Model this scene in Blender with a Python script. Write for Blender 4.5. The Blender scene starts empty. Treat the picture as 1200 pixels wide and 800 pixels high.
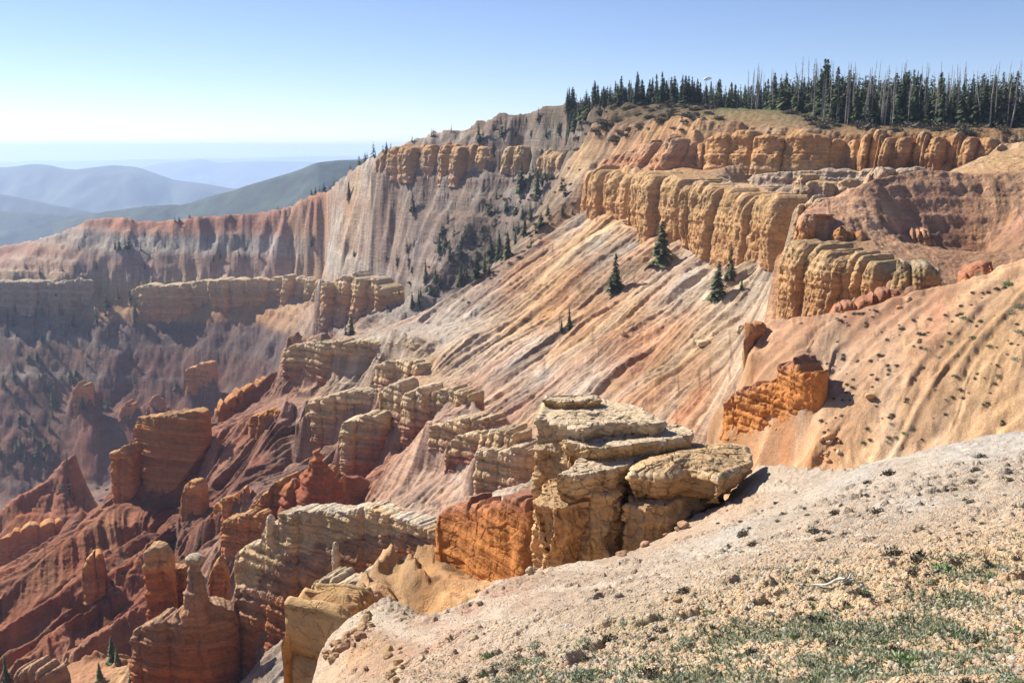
SUNAZ, SUNEL, SKYS, EXPO, HAZE = -55, 38, 0.068, 1.0, 0.00006
QB=(1700,1400); QA=(1100,1150)
import bpy, math, random
import numpy as np
R = math.radians
rnd = random.Random(7)
# ------------------------------------------------------------------ camera model (used to read distances and sizes off the view)
FPX = 1177.0
PITCH = R(11.0)
CP, SP = math.cos(PITCH), math.sin(PITCH)

def unproj(u, v, Y):
    """point at forward distance Y (metres) seen at photo pixel (u, v)"""
    a = (u - 600.0) / FPX; b = (400.0 - v) / FPX
    dy = CP + b * SP; dz = -SP + b * CP
    return np.array([a * Y / dy, Y, dz / dy * Y])

def proj(x, y, z):
    d = y * CP - z * SP
    return 600 + FPX * x / d, 400 - FPX * (y * SP + z * CP) / d

# ------------------------------------------------------------------ noise
def _h(ix, iy, iz, seed):
    n = (ix.astype(np.int64) * 374761393 + iy.astype(np.int64) * 668265263 + iz * 2147483647 + seed * 974634777) & 0xFFFFFFFF
    n = ((n ^ (n >> 13)) * 1274126177) & 0xFFFFFFFF
    n = ((n ^ (n >> 16)) * 2246822519) & 0xFFFFFFFF
    n = n ^ (n >> 15)
    return (n & 0xFFFFFF) / float(0x7FFFFF) - 1.0

def n2(x, y, seed=0):
    x = np.asarray(x, float); y = np.asarray(y, float)
    ix = np.floor(x); iy = np.floor(y); fx = x - ix; fy = y - iy
    fx = fx * fx * fx * (fx * (fx * 6 - 15) + 10); fy = fy * fy * fy * (fy * (fy * 6 - 15) + 10)
    a = _h(ix, iy, 0, seed); b = _h(ix + 1, iy, 0, seed); c = _h(ix, iy + 1, 0, seed); d = _h(ix + 1, iy + 1, 0, seed)
    return (a * (1 - fx) + b * fx) * (1 - fy) + (c * (1 - fx) + d * fx) * fy

def n3(x, y, z, seed=0):
    x, y, z = np.broadcast_arrays(np.asarray(x, float), np.asarray(y, float), np.asarray(z, float))
    ix = np.floor(x); iy = np.floor(y); iz = np.floor(z); fx = x - ix; fy = y - iy; fz = z - iz
    fx = fx * fx * (3 - 2 * fx); fy = fy * fy * (3 - 2 * fy); fz = fz * fz * (3 - 2 * fz)
    izi = iz.astype(np.int64)
    def lay(k):
        q = (izi + k) * 1442695041
        n = lambda dx, dy: _h(ix + dx, iy + dy, q & 0xFFFF, seed + 0)
        return (n(0, 0) * (1 - fx) + n(1, 0) * fx) * (1 - fy) + (n(0, 1) * (1 - fx) + n(1, 1) * fx) * fy
    return lay(0) * (1 - fz) + lay(1) * fz

def fbm2(x, y, seed=0, o=4, g=0.5):
    s = 0; a = 1; t = 0
    for k in range(o):
        s = s + a * n2(x, y, seed + k * 17); t += a; a *= g
        x, y = 1.62 * x + 1.18 * y + 3.7, -1.18 * x + 1.62 * y + 1.3
    return s / t

def fbm3(x, y, z, seed=0, o=4, g=0.5):
    s = 0; a = 1; t = 0
    for k in range(o):
        s = s + a * n3(x, y, z, seed + k * 17); t += a; a *= g
        x, y, z = 1.62 * x + 1.18 * y + 3.7, -1.18 * x + 1.62 * y + 1.3, z * 2.01 + 5.1
    return s / t

def n1(x, seed=0):
    return n2(x, np.zeros_like(np.asarray(x, float)) + 0.37, seed)

def worley3(x, y, z, seed=0):
    """cells of uneven size: random number of the nearest cell and distance to the border"""
    ix, iy, iz = np.floor(x), np.floor(y), np.floor(z)
    d1 = np.full(x.shape, 9.0); d2 = np.full(x.shape, 9.0); cid = np.zeros(x.shape)
    for dx in (-1, 0, 1):
        for dy in (-1, 0, 1):
            for dz in (-1, 0, 1):
                cx, cy, cz = ix + dx, iy + dy, iz + dz; cq = (cz.astype(np.int64) * 7919)
                h1 = _h(cx, cy, cq, seed); h2 = _h(cx, cy, cq, seed + 1); h3 = _h(cx, cy, cq, seed + 2)
                d = np.sqrt((cx + 0.5 + 0.45 * h1 - x) ** 2 + (cy + 0.5 + 0.45 * h2 - y) ** 2 + (cz + 0.5 + 0.45 * h3 - z) ** 2)
                m = d < d1
                d2 = np.where(m, d1, np.minimum(d2, d)); cid = np.where(m, h1 * 0.5 + h3 * 0.5, cid); d1 = np.where(m, d, d1)
    return cid, d2 - d1

def crag(x, y, z, size, seed=0, flat=0.5):
    """fractured rock: blocks standing in and out with open joints between them, two sizes"""
    w = 0.25 * size
    xx = x + w * n3(x / size, y / size, z / size, seed + 9); zz = z + w * n3(y / size, z / size, x / size, seed + 8)
    c1, e1 = worley3(xx / size, y / size, zz / (size * flat), seed)
    c2, e2 = worley3(xx / size * 2.6, y / size * 2.6, zz / (size * flat) * 2.6, seed + 5)
    return 0.55 * c1 + 0.25 * c2 - 0.35 * ss(0.10, 0.0, e1) - 0.14 * ss(0.10, 0.0, e2), c1

def ss(a, b, x):
    t = np.clip((x - a) / (b - a), 0, 1)
    return t * t * (3 - 2 * t)

def strata(z, seed=5):
    """how hard the bed at height z is, -1..1: shared by every cliff, so beds run level through the whole rim"""
    s = 0.6 * n1(z / 5.2, seed) + 0.55 * n1(z / 1.9, seed + 1) + 0.35 * n1(z / 0.75, seed + 2)
    return np.tanh(s * 2.6)

# ------------------------------------------------------------------ colours: base colours in linear light
def lin(c):
    c = np.array(c, float) / 255.0
    return np.where(c <= 0.04045, c / 12.92, ((c + 0.055) / 1.055) ** 2.4)
KALB = 0.60
PAL = dict(
    gry=(186, 179, 172), lgr=(208, 202, 192), wht=(240, 226, 202), crm=(240, 208, 160), tan=(216, 181, 138),
    pnk=(208, 166, 142), dpk=(192, 148, 128), org=(228, 166, 108), bor=(232, 156, 88), red=(186, 112, 80), drd=(152, 90, 70),
    prp=(160, 134, 132), dpr=(134, 112, 112), yel=(230, 190, 138), sag=(150, 152, 112), grn=(104, 118, 66), dgn=(74, 84, 56),
    brn=(150, 122, 96), dbr=(112, 92, 78), sct=(150, 132, 120), scg=(122, 110, 96))
PAL = {k: lin(v) * KALB for k, v in PAL.items()}
def col(c):
    if isinstance(c, str):
        if '+' in c:
            a, b = c.split('+'); return 0.5 * (PAL[a] + PAL[b])
        return PAL[c]
    return lin(c) * KALB

# ------------------------------------------------------------------ object helpers
SC = bpy.context.scene
COL = SC.collection
def tag(o, label=None, cat=None, group=None, kind=None):
    if label: o['label'] = label
    if cat: o['category'] = cat
    if group: o['group'] = group
    if kind: o['kind'] = kind
    return o

def mesh_obj(name, verts, faces, mat, colors=None, smooth=True, parent=None):
    """faces: (n,4) or (n,3) numpy array, or list of such arrays"""
    me = bpy.data.meshes.new(name)
    verts = np.asarray(verts, np.float32)
    if isinstance(faces, np.ndarray): faces = [faces]
    faces = [np.asarray(f, np.int32) for f in faces if len(f)]
    nl = sum(f.size for f in faces); nf = sum(len(f) for f in faces)
    me.vertices.add(len(verts)); me.vertices.foreach_set('co', verts.ravel())
    me.loops.add(nl); me.loops.foreach_set('vertex_index', np.concatenate([f.ravel() for f in faces]))
    me.polygons.add(nf)
    tot = np.concatenate([np.full(len(f), f.shape[1], np.int32) for f in faces])
    st = np.concatenate([[0], np.cumsum(tot)[:-1]]).astype(np.int32)
    me.polygons.foreach_set('loop_start', st)
    me.polygons.foreach_set('loop_total', tot)
    if smooth: me.polygons.foreach_set('use_smooth', np.ones(nf, bool))
    me.update(calc_edges=True)
    if colors is not None:
        ca = me.color_attributes.new('Col', 'FLOAT_COLOR', 'POINT')
        c4 = np.ones((len(verts), 4), np.float32); c4[:, :3] = colors
        ca.data.foreach_set('color', c4.ravel())
    if mat: me.materials.append(mat)
    o = bpy.data.objects.new(name, me); COL.objects.link(o)
    if parent: o.parent = parent
    return o

def grid_faces(nr, nc, wrap=False):
    """row-major grid nr x nc"""
    r = np.arange(nr - 1)[:, None]; c = np.arange(nc if wrap else nc - 1)[None, :]
    c2 = (c + 1) % nc
    return np.stack([r * nc + c, r * nc + c2, (r + 1) * nc + c2, (r + 1) * nc + c], -1).reshape(-1, 4)

# ------------------------------------------------------------------ materials
def new_mat(name):
    m = bpy.data.materials.new(name); m.use_nodes = True
    nt = m.node_tree; nt.nodes.clear()
    return m, nt, nt.nodes, nt.links

def rock_mat(name, sc=1.0, bump=0.3, bed=0.5, contrast=0.35, pebble=0.0, vein=0.0, rough=0.95):
    """vertex colour x procedural grain; bump from beds, cracks and grain. sc = size in metres of the middle grain"""
    m, nt, N, L = new_mat(name)
    out = N.new('ShaderNodeOutputMaterial'); bs = N.new('ShaderNodeBsdfPrincipled')
    bs.inputs['Roughness'].default_value = rough; bs.inputs['Specular IOR Level'].default_value = 0.15
    L.new(bs.outputs[0], out.inputs[0])
    tc = N.new('ShaderNodeTexCoord'); P = tc.outputs['Object']
    at = N.new('ShaderNodeAttribute'); at.attribute_name = 'Col'
    def noise(scale, detail=5, rough=0.6, vec=None, dist=0.0):
        n = N.new('ShaderNodeTexNoise'); n.inputs['Scale'].default_value = scale; n.inputs['Detail'].default_value = detail
        n.inputs['Roughness'].default_value = rough; n.inputs['Distortion'].default_value = dist
        L.new(vec or P, n.inputs['Vector']); return n.outputs[0]
    def mth(op, a, b=None, c=None):
        n = N.new('ShaderNodeMath'); n.operation = op
        for k, x in enumerate((a, b, c)):
            if x is None: continue
            if isinstance(x, (int, float)): n.inputs[k].default_value = x
            else: L.new(x, n.inputs[k])
        return n.outputs[0]
    mp = N.new('ShaderNodeMapping'); mp.inputs['Scale'].default_value = (0.12, 0.12, 1.5); L.new(P, mp.inputs[0])
    g1 = noise(0.5 / sc, 6, 0.65); g2 = noise(3.2 / sc, 6, 0.7)
    bedn = noise(1.0 / sc, 5, 0.7, mp.outputs[0])
    # steepness: beds show on steep faces only
    ge = N.new('ShaderNodeNewGeometry'); sx = N.new('ShaderNodeSeparateXYZ'); L.new(ge.outputs['True Normal'], sx.inputs[0])
    mr = N.new('ShaderNodeMapRange'); L.new(sx.outputs[2], mr.inputs[0]); mr.inputs[1].default_value = 0.85; mr.inputs[2].default_value = 0.45
    mr.inputs[3].default_value = 0.0; mr.inputs[4].default_value = 1.0
    steep = mr.outputs[0]
    # value multiplier
    v = mth('ADD', mth('MULTIPLY', mth('SUBTRACT', g1, 0.5), contrast * 1.5), mth('MULTIPLY', mth('SUBTRACT', g2, 0.5), contrast * 1.6))
    v = mth('ADD', v, mth('MULTIPLY', mth('MULTIPLY', mth('SUBTRACT', bedn, 0.5), bed * 2.0), steep))
    v = mth('ADD', v, 1.0)
    h = mth('ADD', mth('MULTIPLY', g1, 0.9), mth('MULTIPLY', g2, 0.35))
    h = mth('ADD', h, mth('MULTIPLY', mth('MULTIPLY', bedn, 1.6 * bed), steep))
    if pebble > 0:
        vo = N.new('ShaderNodeTexVoronoi'); vo.inputs['Scale'].default_value = 5.5 / sc; vo.inputs['Randomness'].default_value = 1
        L.new(P, vo.inputs['Vector'])
        vo2 = N.new('ShaderNodeTexVoronoi'); vo2.inputs['Scale'].default_value = 14 / sc; L.new(P, vo2.inputs['Vector'])
        big = noise(1.4 / sc, 3)
        pm = mth('MULTIPLY', mth('SUBTRACT', 1.0, vo.outputs['Distance']), mth('SMOOTH_MIN', big, 0.7, 0.1))
        h = mth('ADD', h, mth('MULTIPLY', pm, 1.1 * pebble))
        h = mth('ADD', h, mth('MULTIPLY', mth('SUBTRACT', 1.0, vo2.outputs['Distance']), 0.35 * pebble))
        cs = N.new('ShaderNodeSeparateColor'); L.new(vo.outputs['Color'], cs.inputs[0])
        cs2 = N.new('ShaderNodeSeparateColor'); L.new(vo2.outputs['Color'], cs2.inputs[0])
        v = mth('ADD', v, mth('MULTIPLY', mth('SUBTRACT', cs.outputs[0], 0.5), 0.35 * pebble))
        v = mth('ADD', v, mth('MULTIPLY', mth('SUBTRACT', cs2.outputs[0], 0.5), 0.3 * pebble))
    if vein > 0:
        # fractures
        vc = N.new('ShaderNodeTexVoronoi'); vc.feature = 'DISTANCE_TO_EDGE'; vc.inputs['Scale'].default_value = 0.45 / sc
        wv = N.new('ShaderNodeVectorMath'); wv.operation = 'MULTIPLY_ADD'
        nn = N.new('ShaderNodeTexNoise'); nn.inputs['Scale'].default_value = 1.0 / sc; nn.inputs['Detail'].default_value = 4; L.new(P, nn.inputs['Vector'])
        L.new(nn.outputs['Color'], wv.inputs[0]); wv.inputs[1].default_value = (1.2 * sc,) * 3; L.new(P, wv.inputs[2])
        L.new(wv.outputs[0], vc.inputs['Vector'])
        cr = N.new('ShaderNodeMapRange'); L.new(vc.outputs['Distance'], cr.inputs[0]); cr.inputs[1].default_value = 0.0; cr.inputs[2].default_value = 0.035
        cr.inputs[3].default_value = 1.0; cr.inputs[4].default_value = 0.0
        brk = mth('GREATER_THAN', noise(0.6 / sc, 2), 0.47)
        crk = mth('MULTIPLY', cr.outputs[0], brk)
        h = mth('SUBTRACT', h, mth('MULTIPLY', crk, vein))
    mx = N.new('ShaderNodeVectorMath'); mx.operation = 'SCALE'; L.new(at.outputs['Color'], mx.inputs[0]); L.new(v, mx.inputs['Scale'])
    # slight hue drift between iron-rich and bleached
    hn = noise(0.9 / sc, 4, 0.6)
    dr = N.new('ShaderNodeMix'); dr.data_type = 'RGBA'; dr.blend_type = 'MULTIPLY'
    ramp = N.new('ShaderNodeValToRGB'); ramp.color_ramp.elements[0].position = 0.32; ramp.color_ramp.elements[1].position = 0.68
    ramp.color_ramp.elements[0].color = (1.06, 0.96, 0.86, 1); ramp.color_ramp.elements[1].color = (0.98, 1.0, 1.04, 1)
    L.new(hn, ramp.inputs[0]); dr.inputs[0].default_value = 0.8
    L.new(mx.outputs[0], dr.inputs[6]); L.new(ramp.outputs[0], dr.inputs[7])
    L.new(dr.outputs[2], bs.inputs['Base Color'])
    bp = N.new('ShaderNodeBump'); bp.inputs['Strength'].default_value = min(1.0, bump); bp.inputs['Distance'].default_value = 0.55 * sc
    L.new(h, bp.inputs['Height']); L.new(bp.outputs[0], bs.inputs['Normal'])
    return m

M_far = rock_mat('canyon_rock', sc=2.2, bump=0.95, bed=0.45, contrast=0.5)
M_mid = rock_mat('cliff_rock', sc=1.6, bump=0.9, bed=0.5, contrast=0.42, vein=0.4)
M_blk = rock_mat('limestone_block', sc=0.55, bump=0.8, bed=0.3, contrast=0.42, vein=0.5)
M_grv = rock_mat('gravel_slope', sc=0.24, bump=0.85, bed=0.0, contrast=0.5, pebble=0.75)
M_slp = rock_mat('scree_slope', sc=0.7, bump=0.8, bed=0.0, contrast=0.5, pebble=0.6)

def flat_mat(name, c, rough=0.9, var=0.3, sc=3.0, translucent=0.0):
    m, nt, N, L = new_mat(name)
    out = N.new('ShaderNodeOutputMaterial'); bs = N.new('ShaderNodeBsdfPrincipled')
    bs.inputs['Roughness'].default_value = rough; bs.inputs['Specular IOR Level'].default_value = 0.2
    L.new(bs.outputs[0], out.inputs[0])
    tc = N.new('ShaderNodeTexCoord'); oi = N.new('ShaderNodeObjectInfo')
    n = N.new('ShaderNodeTexNoise'); n.inputs['Scale'].default_value = sc; n.inputs['Detail'].default_value = 3; L.new(tc.outputs['Object'], n.inputs['Vector'])
    r = N.new('ShaderNodeMapRange'); L.new(n.outputs[0], r.inputs[0]); r.inputs[1].default_value = 0.3; r.inputs[2].default_value = 0.7
    r.inputs[3].default_value = 1 - var; r.inputs[4].default_value = 1 + var
    r2 = N.new('ShaderNodeMapRange'); L.new(oi.outputs['Random'], r2.inputs[0]); r2.inputs[3].default_value = 0.75; r2.inputs[4].default_value = 1.25
    mu = N.new('ShaderNodeMath'); mu.operation = 'MULTIPLY'; L.new(r.outputs[0], mu.inputs[0]); L.new(r2.outputs[0], mu.inputs[1])
    mx = N.new('ShaderNodeVectorMath'); mx.operation = 'SCALE'; mx.inputs[0].default_value = c; L.new(mu.outputs[0], mx.inputs['Scale'])
    L.new(mx.outputs[0], bs.inputs['Base Color'])
    return m
M_needle = flat_mat('spruce_needles', (0.070, 0.095, 0.042), sc=1.2)
M_needle2 = flat_mat('dry_spruce_needles', (0.105, 0.115, 0.055), sc=1.2)
M_bark = flat_mat('spruce_bark', (0.10, 0.078, 0.06))
M_dead = flat_mat('weathered_dead_wood', (0.30, 0.28, 0.265), var=0.2)
M_brush = flat_mat('dark_brush', (0.12, 0.105, 0.075), sc=6)
M_sage = flat_mat('sage_leaves', (0.30, 0.33, 0.23), sc=8)
M_green = flat_mat('low_green_plants', (0.21, 0.28, 0.13), sc=8)
M_log = flat_mat('bleached_log', (0.42, 0.40, 0.36), var=0.3, sc=12)
# ------------------------------------------------------------------ where the cliffs and fins stand (photo pixel u, top v, base v, distance)
WALLS = []
def W(*a, att=0.9, set_=0.5, front=True, **k):
    if k.get('mat') is M_far: att, set_ = 1.0, 0.3; k.setdefault('cell', 7.0); k['ctop'] = k['ctop'] * 1.2; k['camp'] *= 1.3; a = list(a); a[1] = [(p[0], p[1], p[2], p[3] - 5.0) for p in a[1]]
    if k.get('mat') is M_blk: k.setdefault('cell', 1.1)
    WALLS.append((a, k, att, set_, front))
G_YEL = [(0, 'org+tan'), (0.3, 'yel+org'), (0.7, 'yel'), (1, 'tan+yel')]
G_CRM = [(0, 'red+dpk'), (0.30, 'pnk+red'), (0.5, 'tan+pnk'), (0.75, 'crm'), (1, 'wht+crm')]
G_CR2 = [(0, 'dpk'), (0.2, 'tan+pnk'), (0.45, 'crm'), (1, 'wht+crm')]
G_RED = [(0, 'red+org'), (0.45, 'org+red'), (0.85, 'bor+org'), (1, 'org+tan')]
G_FAR = [(0, 'tan+prp'), (0.3, 'tan'), (1, 'tan+crm')]
G_ORG = [(0, 'org'), (0.5, 'bor'), (0.9, 'org+bor'), (1, 'red+pnk')]

# far left rim: the cream bench
W('cliff_band', [(-120, 334, 372, 1292), (0, 326, 362, 1287), (60, 329, 364, 1277), (110, 321, 360, 1267)], 'pale grey cliff bench on the far left rim, left of the dark gully', 'cliff', [(0, 'gry+tan'), (0.5, 'tan+gry'), (1, 'lgr+crm')], thick=25, cw=(10, 26), camp=4, ctop=3, samp=1.4, batter=0.12, seed=11, deep=14, mat=M_far, endp=10, namp=1.2, zs=0.5)
W('cliff_band', [(150, 330, 362, 1254), (200, 330, 366, 1244), (250, 326, 360, 1228), (300, 324, 354, 1214), (350, 321, 352, 1190), (386, 328, 362, 1160)], 'cream cliff bench along the far rim below the grey slopes', 'cliff', [(0, 'tan+org'), (0.4, 'tan'), (0.8, 'crm'), (1, 'lgr+crm')], thick=25, cw=(12, 30), camp=5, ctop=4, samp=1.4, batter=0.1, seed=12, deep=14, mat=M_far, endp=10, namp=1.2, zs=0.5)
W('cliff_band', [(374, 328, 368, 846), (392, 324, 370, 832), (410, 319, 372, 818), (440, 327, 369, 798), (464, 336, 362, 786)], 'cream and orange cliff at the mouth of the middle gully', 'cliff', [(0, 'tan+prp'), (0.4, 'tan+org'), (0.8, 'crm'), (1, 'lgr+crm')], thick=18, cw=(8, 18), camp=4, ctop=3, samp=1.1, batter=0.15, seed=13, deep=10, mat=M_far, namp=1.0, zs=0.6)
# cliff under the middle skyline
W('cliff_band', [(438, 184, 198, 932), (455, 172, 198, 912), (480, 168, 200, 890), (520, 166, 203, 856), (560, 168, 206, 822), (583, 172, 206, 806)], 'tan cliff along the skyline above the middle gully', 'cliff', [(0, 'tan+pnk'), (0.4, 'tan'), (1, 'tan+org')], thick=20, cw=(7, 20), camp=4.5, ctop=3, samp=1.0, batter=0.08, seed=14, deep=10, mat=M_far, namp=1.0, zs=0.5, rnd_=1.2)
W('cliff_band', [(582, 174, 204, 806), (596, 170, 205, 797), (612, 172, 206, 786)], 'single tan buttress in the middle cliff with shrubs both sides', 'cliff', [(0, 'tan+gry'), (0.4, 'tan'), (1, 'tan+crm')], thick=20, cw=(12, 22), camp=4.5, ctop=2, samp=0.8, batter=0.08, seed=15, deep=10, mat=M_far, namp=1.0, zs=0.5, rnd_=1.4)
W('cliff_band', [(626, 176, 204, 768), (640, 172, 205, 755), (660, 174, 205, 738), (700, 176, 212, 712)], 'tan cliff between the middle gully and the big yellow cliff', 'cliff', [(0, 'tan+gry'), (0.4, 'tan'), (1, 'tan+crm')], thick=20, cw=(8, 20), camp=4, ctop=4, samp=0.8, batter=0.08, seed=16, deep=10, mat=M_far, namp=1.0, zs=0.5, rnd_=1.4)
# big yellow cliff: upper band, lower columns
W('cliff_band', [(812, 160, 204, 464), (850, 152, 202, 455), (880, 150, 197, 448), (920, 154, 195, 439), (945, 152, 194, 433), (992, 156, 193, 424)], 'long yellow orange cliff band under the forested plateau', 'cliff', [(0, 'yel+tan'), (0.3, 'yel+org'), (0.7, 'org+yel'), (1, 'tan+org')], thick=12, cw=(12, 26), camp=2.4, ctop=2.5, samp=0.7, batter=0.12, seed=21, deep=3, namp=0.8, rnd_=0.8)
W('cliff_band', [(990, 152, 192, 424), (1020, 150, 192, 419), (1050, 151, 190, 413), (1090, 152, 189, 406), (1120, 154, 190, 400), (1150, 156, 190, 394), (1172, 164, 188, 389)], 'row of small orange buttresses below the dead trees', 'cliff', [(0, 'brn+org'), (0.35, 'org+yel'), (0.8, 'org+tan'), (1, 'tan')], thick=10, cw=(4.5, 9), camp=3.6, ctop=4.5, samp=0.5, batter=0.25, seed=22, deep=5, namp=0.6, rnd_=1.3)
W('cliff_band', [(683, 196, 252, 514), (700, 192, 254, 498), (716, 196, 256, 484), (740, 198, 262, 464), (752, 204, 268, 452)], 'leftmost yellow columns of the big cliff above the ribbed slope', 'cliff', G_YEL, thick=16, cw=(6, 14), camp=3.2, ctop=3.5, samp=0.28, batter=0.06, cell=4.5, cr=0.5, cflat=2.0, seed=23, deep=5, namp=0.8, rnd_=1.6, endp=8)
W('cliff_band', [(738, 200, 276, 462), (765, 196, 278, 440), (785, 204, 280, 424), (800, 206, 286, 412)], 'broad yellow buttress hanging over the pale ribs', 'cliff', G_YEL, thick=18, cw=(9, 20), camp=3.4, ctop=3.5, samp=0.28, batter=0.03, cell=4.5, cr=0.5, cflat=2.0, seed=27, deep=5, namp=0.9, rnd_=1.8, endp=8)
W('cliff_band', [(798, 212, 290, 414), (822, 208, 298, 398), (838, 214, 300, 390), (856, 222, 305, 376), (880, 224, 306, 360), (897, 224, 300, 350)], 'tall rounded yellow columns above the lone spruces', 'cliff', G_YEL, thick=18, cw=(8, 18), camp=3.4, ctop=3.0, samp=0.28, batter=0.03, cell=4.5, cr=0.5, cflat=2.0, seed=25, deep=5, namp=0.9, rnd_=1.8, endp=8)
W('cliff_band', [(893, 225, 280, 352), (904, 224, 288, 346), (917, 228, 300, 338)], 'narrow yellow column beside the dark recess', 'cliff', G_YEL, thick=10, cw=(6, 10), camp=2.2, ctop=1.5, samp=0.28, batter=0.03, cell=4.5, cr=0.5, cflat=2.0, seed=33, deep=6, namp=0.6, rnd_=1.5)
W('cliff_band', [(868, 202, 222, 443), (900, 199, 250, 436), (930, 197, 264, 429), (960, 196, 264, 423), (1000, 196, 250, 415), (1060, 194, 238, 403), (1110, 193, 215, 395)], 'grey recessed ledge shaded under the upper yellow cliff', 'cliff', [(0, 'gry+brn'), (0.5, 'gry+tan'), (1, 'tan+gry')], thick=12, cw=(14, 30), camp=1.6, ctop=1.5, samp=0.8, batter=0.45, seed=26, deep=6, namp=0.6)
W('rock_outcrop', [(1008, 222, 236, 300), (1018, 198, 236, 298), (1036, 196, 232, 297), (1050, 204, 226, 296)], 'pale rock knob between the big cliff and the red bluff', 'rock', [(0, 'brn+tan'), (0.4, 'tan'), (1, 'crm+gry')], thick=10, cw=(3, 6), camp=1.2, ctop=1.5, samp=0.4, batter=0.3, seed=28, deep=6, namp=0.9, rnd_=1.0)
W('rock_outcrop', [(928, 236, 262, 300), (950, 231, 262, 296), (985, 230, 252, 290), (1008, 224, 246, 286)], 'pale yellow ledge rising behind the red bluff', 'rock', [(0, 'brn+yel'), (0.5, 'yel+tan'), (1, 'crm+gry')], thick=10, cw=(2.5, 5), camp=1.2, ctop=1.2, samp=0.4, batter=0.3, seed=29, deep=8, namp=0.5)
# red bluff: cap rocks and the orange cliff below it
W('cliff_band', [(909, 288, 372, 228), (914, 279, 374, 226), (928, 277, 372, 222), (950, 284, 371, 217), (975, 288, 368, 211), (1000, 292, 363, 206), (1022, 298, 358, 202), (1042, 305, 352, 199)], 'orange fluted cliff at the foot of the red bluff', 'cliff', [(0, 'org+tan'), (0.4, 'org+yel'), (0.8, 'yel+crm'), (1, 'crm+tan')], thick=9, cw=(2.6, 8), camp=1.6, ctop=1.6, samp=0.25, batter=0.06, cell=2.5, cr=0.45, cflat=1.6, seed=31, deep=4, namp=0.8, rnd_=1.2)
W('cliff_band', [(934, 250, 280, 232), (940, 246, 282, 230), (958, 247, 280, 229)], 'rounded orange boulder nose on the left end of the red bluff', 'rock', [(0, 'org'), (0.6, 'org+pnk'), (1, 'pnk')], thick=8, cw=(4, 6), camp=1.5, ctop=1.0, samp=0.2, batter=0.05, seed=34, deep=2, namp=0.6, rnd_=1.4)
W('cliff_band', [(968, 268, 283, 228), (985, 264, 284, 226.5), (1005, 268, 283, 226), (1022, 270, 280, 226)], 'small orange ledge across the face of the red bluff', 'rock', [(0, 'org+tan'), (0.6, 'org'), (1, 'pnk+org')], thick=6, cw=(2, 4), camp=1.0, ctop=1.0, samp=0.3, batter=0.2, seed=35, deep=3, namp=0.6, rnd_=0.8)
W('cliff_band', [(1040, 312, 344, 190), (1055, 306, 344, 188), (1085, 308, 338, 187), (1104, 316, 332, 186)], 'low yellow ledge behind the crest of the shrubby slope', 'rock', [(0, 'yel+org'), (0.6, 'yel+sag'), (1, 'crm+gry')], thick=8, cw=(2.5, 5), camp=1.2, ctop=1.0, samp=0.3, batter=0.3, seed=36, deep=4, namp=0.6, att=0.6)
W('cliff_band', [(1062, 268, 284, 233), (1085, 266, 288, 232), (1100, 272, 288, 232)], 'orange knobs in the middle of the red bluff', 'rock', [(0, 'org+tan'), (0.6, 'org+pnk'), (1, 'pnk')], thick=6, cw=(2, 4), camp=1.3, ctop=1.2, samp=0.2, batter=0.25, seed=37, deep=3, namp=0.7, rnd_=1.0)

# fins above the red slopes
W('rock_fin', [(326, 411, 455, 478), (332, 404, 458, 474), (350, 400, 462, 468), (378, 398, 466, 460), (400, 398, 446, 454), (428, 398, 430, 448), (446, 396, 428, 444)], 'cream and orange rock fin at the top of the red ridge', 'rock fin', G_CRM, thick=8, cw=(5, 11), camp=1.3, ctop=1.5, samp=0.62, batter=0.06, cr=0.22, zs=1.5, rnd_=0.15, res=0.85, seed=41, deep=4, namp=0.5)
W('rock_fin', [(446, 394, 412, 444), (470, 396, 420, 434), (492, 398, 416, 426)], 'short cream buttress right of the highest fin', 'rock fin', G_CR2, thick=9, cw=(4, 8), camp=1.6, ctop=2.2, samp=0.62, batter=0.12, cr=0.22, zs=1.5, rnd_=0.15, res=0.85, seed=42, deep=4, namp=0.5)
W('rock_fin', [(436, 424, 452, 432), (455, 419, 454, 424), (480, 420, 446, 416), (500, 424, 440, 408)], 'cream ledge tucked below the highest fin', 'rock fin', G_CR2, thick=9, cw=(4, 9), camp=1.8, ctop=1.6, samp=0.62, batter=0.15, cr=0.22, zs=1.5, rnd_=0.15, res=0.85, seed=43, deep=4, namp=0.5)
W('rock_fin', [(349, 476, 538, 402), (358, 465, 540, 400), (378, 463, 540, 396), (398, 458, 530, 392), (420, 458, 510, 388), (446, 458, 500, 382), (480, 452, 490, 374)], 'long rust and cream fin above the red pinnacle', 'rock fin', G_CRM, thick=8, cw=(5, 12), camp=1.5, ctop=1.8, samp=0.62, batter=0.08, cr=0.22, zs=1.5, rnd_=0.15, res=0.85, seed=44, deep=4, namp=0.5)
W('rock_fin', [(394, 498, 572, 372), (402, 490, 580, 371), (420, 485, 570, 369), (440, 482, 540, 366), (452, 480, 520, 364)], 'broad rounded fin of cream over orange rock, in front of the long fin', 'rock fin', G_CRM, thick=8, cw=(6, 12), camp=1.5, ctop=1.5, samp=0.62, batter=0.06, cr=0.22, zs=1.5, rnd_=0.15, res=0.85, seed=45, deep=4, namp=0.5)
W('rock_fin', [(440, 454, 492, 374), (458, 448, 497, 370), (480, 446, 498, 366)], 'stepped cream fin wedged behind two columns', 'rock fin', G_CR2, thick=9, cw=(5, 9), camp=1.5, ctop=1.5, samp=0.62, batter=0.1, cr=0.22, zs=1.5, rnd_=0.15, res=0.85, seed=46, deep=4, namp=0.5)
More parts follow.
